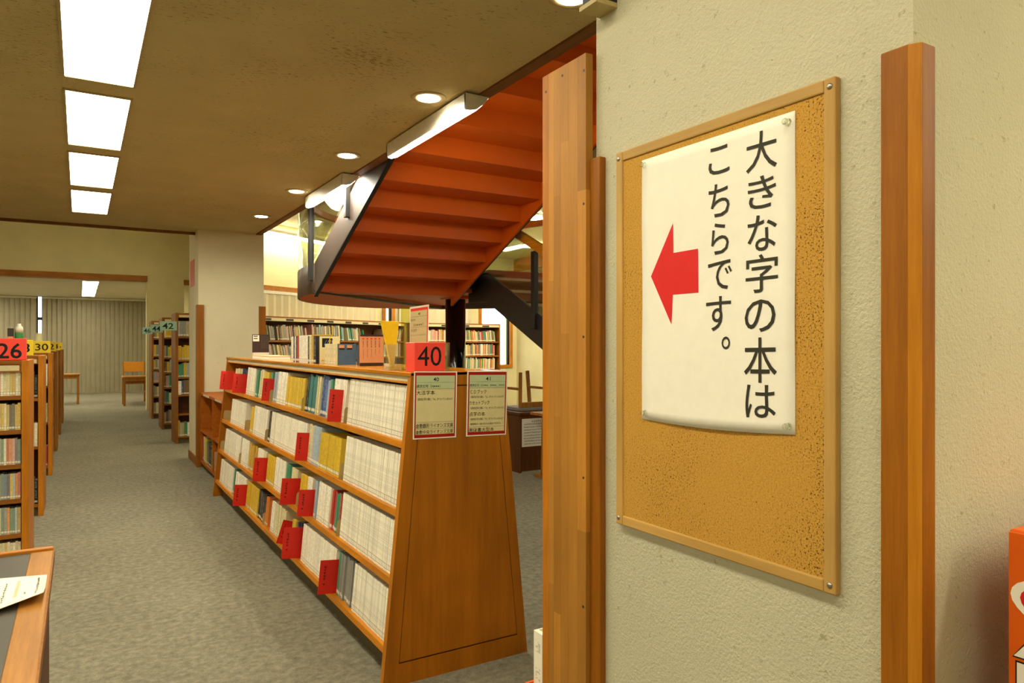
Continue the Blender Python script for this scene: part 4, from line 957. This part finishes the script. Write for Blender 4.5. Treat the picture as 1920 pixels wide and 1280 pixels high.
for i, yf in enumerate(RYF):
    unit('tall_bookshelf', 'tall wooden bookshelf, %s on the right of the aisle' % ('nearest', 'second', 'third')[i], 1.17, 2.095, yf, .55, 1.877, RT, 1.17, None)
    number_cube('number_plate', (.969, .999, 1.014)[i], 1.185, yf-.006, 1.622, .13, .006, ('42', '44', '46')[i], 'tealcard', 'pale teal number plate sticking out from the %s tall shelf on the right' % ('nearest', 'second', 'third')[i], None, False, (.14, .80, .18, .82), .012)
    CC = ['cream', 'grey', 'white', 'beige', 'yellow', 'pink', 'gold', 'pale blue', 'brown', 'green']
    for t, z in enumerate(RT):
        x = 1.208; k = 0
        if t == 4 and i == 0: x = 1.60
        while x < (1.62 if i == 0 else 1.5) and k < 14:
            th = R.uniform(.022, .045); c = 'blue' if (t == 3 and i == 0 and k == 1) else ('yellow' if (t == 1 and R.random() < .6) else R.choice(CC)); hh = R.uniform(.18, .225) if t else .22
            put_book(BY, 'shelf_book', Matrix.Translation((x, yf+.02+R.uniform(0, .015), z+.0003)) @ Matrix.Diagonal((th*.96, .15, hh, 1)), colr(c), '%s book, %s from the left, %s row of %s tall right shelf' % (c, ORD[k], ['top', 'second', 'third', 'fourth', 'fifth', 'bottom'][t], ('nearest', 'second', 'third')[i]), 'book', 'books on the shelf numbered '+('42', '44', '46')[i]); x += th; k += 1
# far back shelving
def mags(u_mat, x0, x1, z, hmax, cols, lean, grp, lab, start=0, limit=200):
    x = x0; k = start; dirn = lean
    while x < x1-.08 and k < limit:
        th = R.uniform(.018, .038); hh = hmax*R.uniform(.82, 1.0)
        if R.random() < .03: x += R.uniform(.03, .10)
        c = R.choice(cols)
        Rm = Matrix.Rotation(dirn, 4, 'Y'); dx = max(0, -math.sin(dirn))*hh
        mat = u_mat @ Matrix.Translation((x+dx, .02+R.uniform(0, .02), z+.0005+max(0, math.sin(dirn))*th)) @ Rm @ Matrix.Diagonal((th*.97, .2, hh, 1))
        put_book(BY, 'magazine', mat, colr(c), lab % (c, ORDW[k]), 'magazine', grp); k += 1; x += th/math.cos(dirn)
def backshelf(u_mat, L, name, lab, tiers, top=1.88, dep=.3, ndiv=5):
    p = u_mat @ Vector((L/2, dep/2, 0)); u = thing(name, lab, 'bookshelf', tuple(p))
    for k in range(ndiv+1):
        x = (L-.03)*k/ndiv
        if k in (0, ndiv): MB().box(x, x+.03, 0, dep, 0, top, 0, u_mat).build('end_panel', 'shelf_z', u)
    MB().box(.03, L-.03, 0, dep, top-.025, top, 0, u_mat).build('top_board', 'shelf_x', u); MB().box(.03, L-.03, -.004, .012, top-.075, top-.025, 0, u_mat).build('label_rail', 'beige_strip', u)
    MB().box(.03, L-.03, dep-.012, dep, 0, top-.025, 0, u_mat).build('back_panel', 'dark_wood', u)
    for z in tiers: MB().box(.03, L-.03, .004, dep-.012, z-.028, z, 0, u_mat).build('shelf_board', 'shelf_x', u)
    for k in range(int(L/.5)):
        x = .15+k*.5; MB().box(x, x+.17, -.006, -.004, top-.068, top-.034, 0, u_mat).build('shelf_label', 'label_dark', u)
    return u
BT = [1.49, 1.18, .87, .56, .25]
AMs = AM
backshelf(AMs @ Matrix.Translation((.3, 0, 0)), 4.04, 'magazine_shelf', 'long wooden magazine shelf along the angled cream wall', BT)
GC = ['grey', 'beige', 'beige', 'brown', 'grey', 'pink', 'cream', 'pale blue', 'black', 'gold', 'green']
mags(AMs, .5, 1.5, 1.49, .26, GC, -.16, 'magazines on the angled shelf', '%s magazine leaning in the upper row of the angled shelf, %s from left')
mags(AMs, 1.6, 2.5, 1.49, .28, GC, -.08, 'magazines on the angled shelf', '%s magazine in the middle of the upper row of the angled shelf, %s')
mags(AMs, 2.52, 3.0, 1.49, .25, GC, -.22, 'magazines on the angled shelf', '%s magazine leaning left in the upper row of the angled shelf, %s')
mags(AMs, 3.55, 4.3, 1.49, .26, GC, .3, 'magazines on the angled shelf', '%s magazine leaning right in the upper row of the angled shelf, %s')
mags(AMs, .5, 1.2, 1.18, .25, GC, -.2, 'magazines on the lower row', '%s magazine at the left of the lower row of the angled shelf, %s')
mags(AMs, 3.0, 4.3, 1.18, .28, GC, .02, 'magazines on the lower row', '%s magazine at the right of the lower row of the angled shelf, %s')
RM = Matrix.Translation((5.95, 13.76, 0))
backshelf(RM, 2.11, 'magazine_shelf', 'wooden picture book shelf against the straight back wall by the bright window', BT)
RC_ = ['cream', 'white', 'beige', 'pink', 'red', 'green', 'teal', 'gold', 'brown', 'orange', 'cream']
for z, lean, tl in ((1.49, -.10, 'upper'), (1.18, 0.0, 'middle'), (.87, .03, 'lower')):
    mags(RM, .12, 1.0, z, .26, RC_, 0.0, 'picture books by the window, '+tl, '%s picture book, '+tl+' row behind the black column, %s')
    mags(RM, 1.05, 2.06, z, .27 if z < 1.4 else .25, RC_, lean, 'picture books by the window, '+tl, '%s picture book, '+tl+' row right of the black column, %s')
# vertical blinds
def blind(mat, L, z0_, z1_, name, lab, pitch=.085, m='slat', far=False):
    p = mat @ Vector((L/2, 0, z0_)); t = thing(name, lab, 'blind', tuple(p)); s = MB()
    for k in range(int(L/pitch)):
        x = k*pitch; w_ = pitch*1.04
        ya_, yb_ = (0, .05) if far else ((0, .03) if k % 2 else (.03, 0))
        if far: w_ = pitch*.95
        q = [Vector((x, ya_, z0_)), Vector((x+w_, yb_, z0_)), Vector((x+w_, yb_, z1_)), Vector((x, ya_, z1_))]
        d = Vector((0, .002, 0)); s.add([mat @ a_ for a_ in q]+[mat @ (a_+d) for a_ in q], [(0, 1, 2, 3), (7, 6, 5, 4)]+[(i, 4+i, 4+(i+1) % 4, (i+1) % 4) for i in range(4)])
    o = s.build('slats', m, t); o['kind'] = 'stuff'
    MB().box(0, L, -.01, .05, z1_, z1_+.05, 0, mat).build('head_rail', 'white_plastic', t)
blind(AM @ Matrix.Translation((0, .26, 0)), 3.80, 1.885, 2.265, 'vertical_blind', 'vertical blind above the angled magazine shelf')
blind(Matrix.Translation((5.75, 14.0, 0)), 1.75, 1.885, 2.265, 'vertical_blind', 'vertical blind on the straight back wall left of the bright window')
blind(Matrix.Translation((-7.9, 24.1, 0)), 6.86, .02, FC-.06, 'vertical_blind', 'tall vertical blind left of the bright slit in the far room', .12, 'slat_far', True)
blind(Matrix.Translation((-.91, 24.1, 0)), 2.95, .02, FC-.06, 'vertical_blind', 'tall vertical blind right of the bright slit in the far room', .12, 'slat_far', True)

# ------------------------------------------------------------------ chairs and tables
def chair(name, lab, loc, rz, seat_m='lightwood', back_m='lightwood', flip=False, scale=1.0, grp=None):
    t = thing(name, lab, 'chair', loc, rz, grp)
    def P(mb, nm, m, bv=.004): return mb.build(nm, m, t, bv, False, False)
    w_, d_, hs_, hb = .42*scale, .42*scale, .42*scale, .80*scale
    F = (lambda mb: mb)
    def fl_(mb):
        if flip: mb.v = [(p[0], -p[1], hs_+.04-p[2]) for p in mb.v]
        return mb
    P(fl_(MB().box(-w_/2, w_/2, -d_/2, d_/2, hs_, hs_+.04)), 'seat', seat_m, .012)
    for sx in (-1, 1):
        P(fl_(MB().bar((sx*(w_/2-.025), -d_/2+.025, 0), (sx*(w_/2-.03), -d_/2+.04, hs_), .036, .036)), 'leg', 'lightwood')
        P(fl_(MB().bar((sx*(w_/2-.025), d_/2+.03, 0), (sx*(w_/2-.03), d_/2-.03, hs_), .036, .036)), 'leg', 'lightwood')
        P(fl_(MB().bar((sx*(w_/2-.03), d_/2-.03, hs_+.04), (sx*(w_/2-.03), d_/2+.06, hb), .034, .034)), 'back_post', 'lightwood')
        P(fl_(MB().bar((sx*(w_/2-.03), -d_/2+.05, .2*scale), (sx*(w_/2-.03), d_/2-.01, .2*scale), .022, .03)), 'stretcher', 'lightwood')
    P(fl_(MB().box(-w_/2+.04, w_/2-.04, d_/2+.01, d_/2+.035, hb-.2*scale, hb-.01)), 'backrest', back_m, .006)
    P(fl_(MB().box(-w_/2+.04, w_/2-.04, -d_/2+.02, -d_/2+.05, hs_-.06, hs_)), 'apron', 'lightwood')
    return t
def table(name, lab, loc, rz, wx, wy, hz, m='lightwood'):
    t = thing(name, lab, 'table', loc, rz)
    MB().box(-wx/2, wx/2, -wy/2, wy/2, hz-.035, hz).build('table_top', m, t, .006, False, False)
    for sx in (-1, 1):
        for sy in (-1, 1): MB().box(sx*(wx/2-.04)-.025, sx*(wx/2-.04)+.025, sy*(wy/2-.04)-.025, sy*(wy/2-.04)+.025, 0, hz-.035).build('leg', m, t, .004, False, False)
    for sy in (-1, 1): MB().box(-wx/2+.066, wx/2-.066, sy*(wy/2-.04)-.012, sy*(wy/2-.04)+.012, hz-.11, hz-.036).build('apron', m, t, 0, False, False)
    return t
table('reading_table', 'small wooden table at the end of the left shelves in the far room', (-.55, 20.2, 0), 0, 1.1, .7, .72)
table('reading_table', 'low wooden table beside the tall shelves in the far room', (1.15, 19.0, 0), 0, .62, .62, .68)
chair('wooden_chair', 'wooden chair with an amber back behind the low far table', (1.15, 19.75, 0), 0, 'lightwood', 'amber_pad', False, 1.25)
chair('wooden_chair', 'wooden chair in front of the low far table', (1.72, 18.7, 0), PI/2, 'lightwood', 'lightwood', False, .9)
# carrel desk under the stair with an upturned chair on it
ds = thing('reading_desk', 'dark wooden reading desk with a printed notice on its side, seen under the stair', 'desk', (4.55, 6.75, 0))
box(4.13, 5.1, 6.62, 7.08, .64, .67).build('desk_top', 'dark_wood', ds, .004); box(4.15, 4.6, 6.64, 6.665, .02, .64).build('side_panel', 'dark_wood', ds); box(4.60, 5.1, 6.64, 6.665, .02, .64).build('side_panel', 'dark_wood', ds)
box(5.05, 5.08, 6.67, 7.06, 0, .64).build('end_panel', 'dark_wood', ds); box(4.15, 4.18, 6.67, 7.06, 0, .64).build('end_panel', 'dark_wood', ds)
no = thing('paper_notice', 'cream notice sheet with lines of print on the dark reading desk', 'notice', (4.3, 6.63, .45)); box(4.165, 4.48, 6.637, 6.6395, .29, .60).build('sheet', 'paper', no)
S = quad((4.165, 6.6364, .60), (4.48, 6.6364, .60), (4.48, 6.6364, .29), (4.165, 6.6364, .29)); f = MB()
for k in range(9): scribble(f, S, .08 if k else .4, .9, .08+.1*k, .13+.1*k, 14 if k else 6, 0, False, 70+k)
f.build('lettering', 'greyink', no)
d2 = thing('side_stand', 'narrow wooden stand with curved foot beside the reading desk', 'stand', (4.25, 6.3, 0))
box(4.18, 4.62, 6.16, 6.50, .66, .69).build('stand_top', 'lightwood', d2, .004); MB().prism([(4.21, .03), (4.62, .03), (4.62, .07), (4.34, .09), (4.28, .16), (4.27, .66), (4.23, .66)], 'y', 6.28, 6.34).build('curved_leg', 'lightwood', d2, .004)
box(4.19, 4.62, 6.2, 6.44, 0, .03).build('foot', 'lightwood', d2, .004); box(4.30, 4.6, 6.31, 6.33, .12, .655).build('panel', 'dark_wood', d2)
chair('upturned_chair', 'upturned wooden chair with grey seat resting on the reading desk', (4.40, 6.94, .6705), PI+.0, 'cushion', 'lightwood', True, .95)

# ------------------------------------------------------------------ near table at lower left with a leaflet
nt = thing('display_table', 'wooden display table with a grey mat at the lower left corner', 'table', (-.6, 2.3, 0))
TX1, TY0, TY1, TZ = -.078, 1.25, 2.915, .72
box(TX1-.064, TX1, TY0, TY1-.03, TZ-.03, TZ).build('border_board', 'tablewood', nt, .003)
box(-1.25, -1.186, TY0, TY1-.03, TZ-.03, TZ).build('border_board', 'tablewood', nt, .003)
box(-1.186, TX1-.064, TY0, TY1-.03, TZ-.03, TZ-.002).build('grey_mat', 'grey_mat', nt)
box(-1.25, TX1, TY1-.03, TY1, TZ-.04, TZ+.008).build('raised_lip', 'oak_x', nt, .003)
box(TX1-.06, TX1-.012, TY0+.02, TY1-.01, 0, TZ-.04).build('side_panel', 'dark_wood', nt, .003); box(-1.23, -1.2, TY0+.02, TY1-.01, 0, TZ-.04).build('side_panel', 'dark_wood', nt, .003); box(TX1-.008, TX1+.004, TY0, TY1, TZ-.036, TZ-.001).build('edge_strip', 'shelf_z', nt)
pp = thing('printed_leaflet', 'white printed leaflet lying on the wooden display table', 'leaflet', (-.2, 2.4, TZ))
tl, tr, br_, bl = Vector((-.42, 2.66, 0)), Vector((-.085, 2.575, 0)), Vector((-.085, 2.31, 0)), Vector((-.42, 2.19, 0))
mb = MB(); n_ = 10
def LP(u, v, lift=0):
    p = (tl*(1-u)+tr*u)*(1-v)+(bl*(1-u)+br_*u)*v; curl = .028*max(0, u-.55)*max(0, v-.5)*4
    return Vector((p.x, p.y, TZ+.003+curl+lift))
vs = [LP(i/n_, j/n_) for j in range(n_+1) for i in range(n_+1)]; N = len(vs); vs += [p-Vector((0, 0, .0016)) for p in vs]; fs = []
for j in range(n_):
    for i in range(n_): a = j*(n_+1)+i; fs += [(a, a+1, a+n_+2, a+n_+1), (N+a+n_+1, N+a+n_+2, N+a+1, N+a)]
rim = list(range(n_+1))+[j*(n_+1)+n_ for j in range(1, n_+1)]+[n_*(n_+1)+i for i in range(n_-1, -1, -1)]+[j*(n_+1) for j in range(n_-1, 0, -1)]
fs += [(rim[k], N+rim[k], N+rim[(k+1) % len(rim)], rim[(k+1) % len(rim)]) for k in range(len(rim))]
mb.add(vs, fs); mb.build('sheet', 'paper', pp, 0, True)
S = lambda u, v: LP(u, v, .0008); lt = MB()
for u, v0_, v1_, k in ((.93, .1, .86, 20), (.85, .6, .72, 3), (.70, .2, .85, 10), (.62, .25, .8, 8), (.56, .3, .8, 8), (.45, .5, .8, 7)): scribble(lt, S, u, u+.022, v0_, v1_, k, 0, True, int(u*100))
lt.build('lettering', 'greyink', pp)
f = MB(); patch(f, S, .785, .81, .15, .75, 0, 6); f.build('pale_bar', 'beige_strip', pp)
# crate with a white binder behind the plank
ct = thing('orange_crate', 'orange plastic crate on the floor behind the plank', 'crate', (1.42, 1.85, 0))
CX0, CX1, CY0, CY1 = 1.235, 1.60, 1.75, 1.95
b = MB(); b.box(CX0, CX0+.009, CY0, CY1, .01, .325); b.box(CX1-.009, CX1, CY0, CY1, .01, .325); b.box(CX0+.009, CX1-.009, CY0, CY0+.009, .01, .325); b.box(CX0+.009, CX1-.009, CY1-.009, CY1, .01, .325)
b.build('crate_wall', 'crate', ct, .002); box(CX0, CX1, CY0, CY1, 0, .01).build('crate_base', 'crate', ct)
put_book(BX, 'white_binder', Matrix.Translation((1.256, 1.88, .0105)) @ Matrix.Diagonal((.25, .05, .486, 1)), colr('white', .2), 'white binder standing upright in the orange crate', 'book', None)
put_book(BX, 'blue_folder', Matrix.Translation((1.2455, 1.83, .0105)) @ Matrix.Diagonal((.25, .046, .33, 1)), colr('blue', .2), 'blue folder standing in the orange crate', 'book', None)
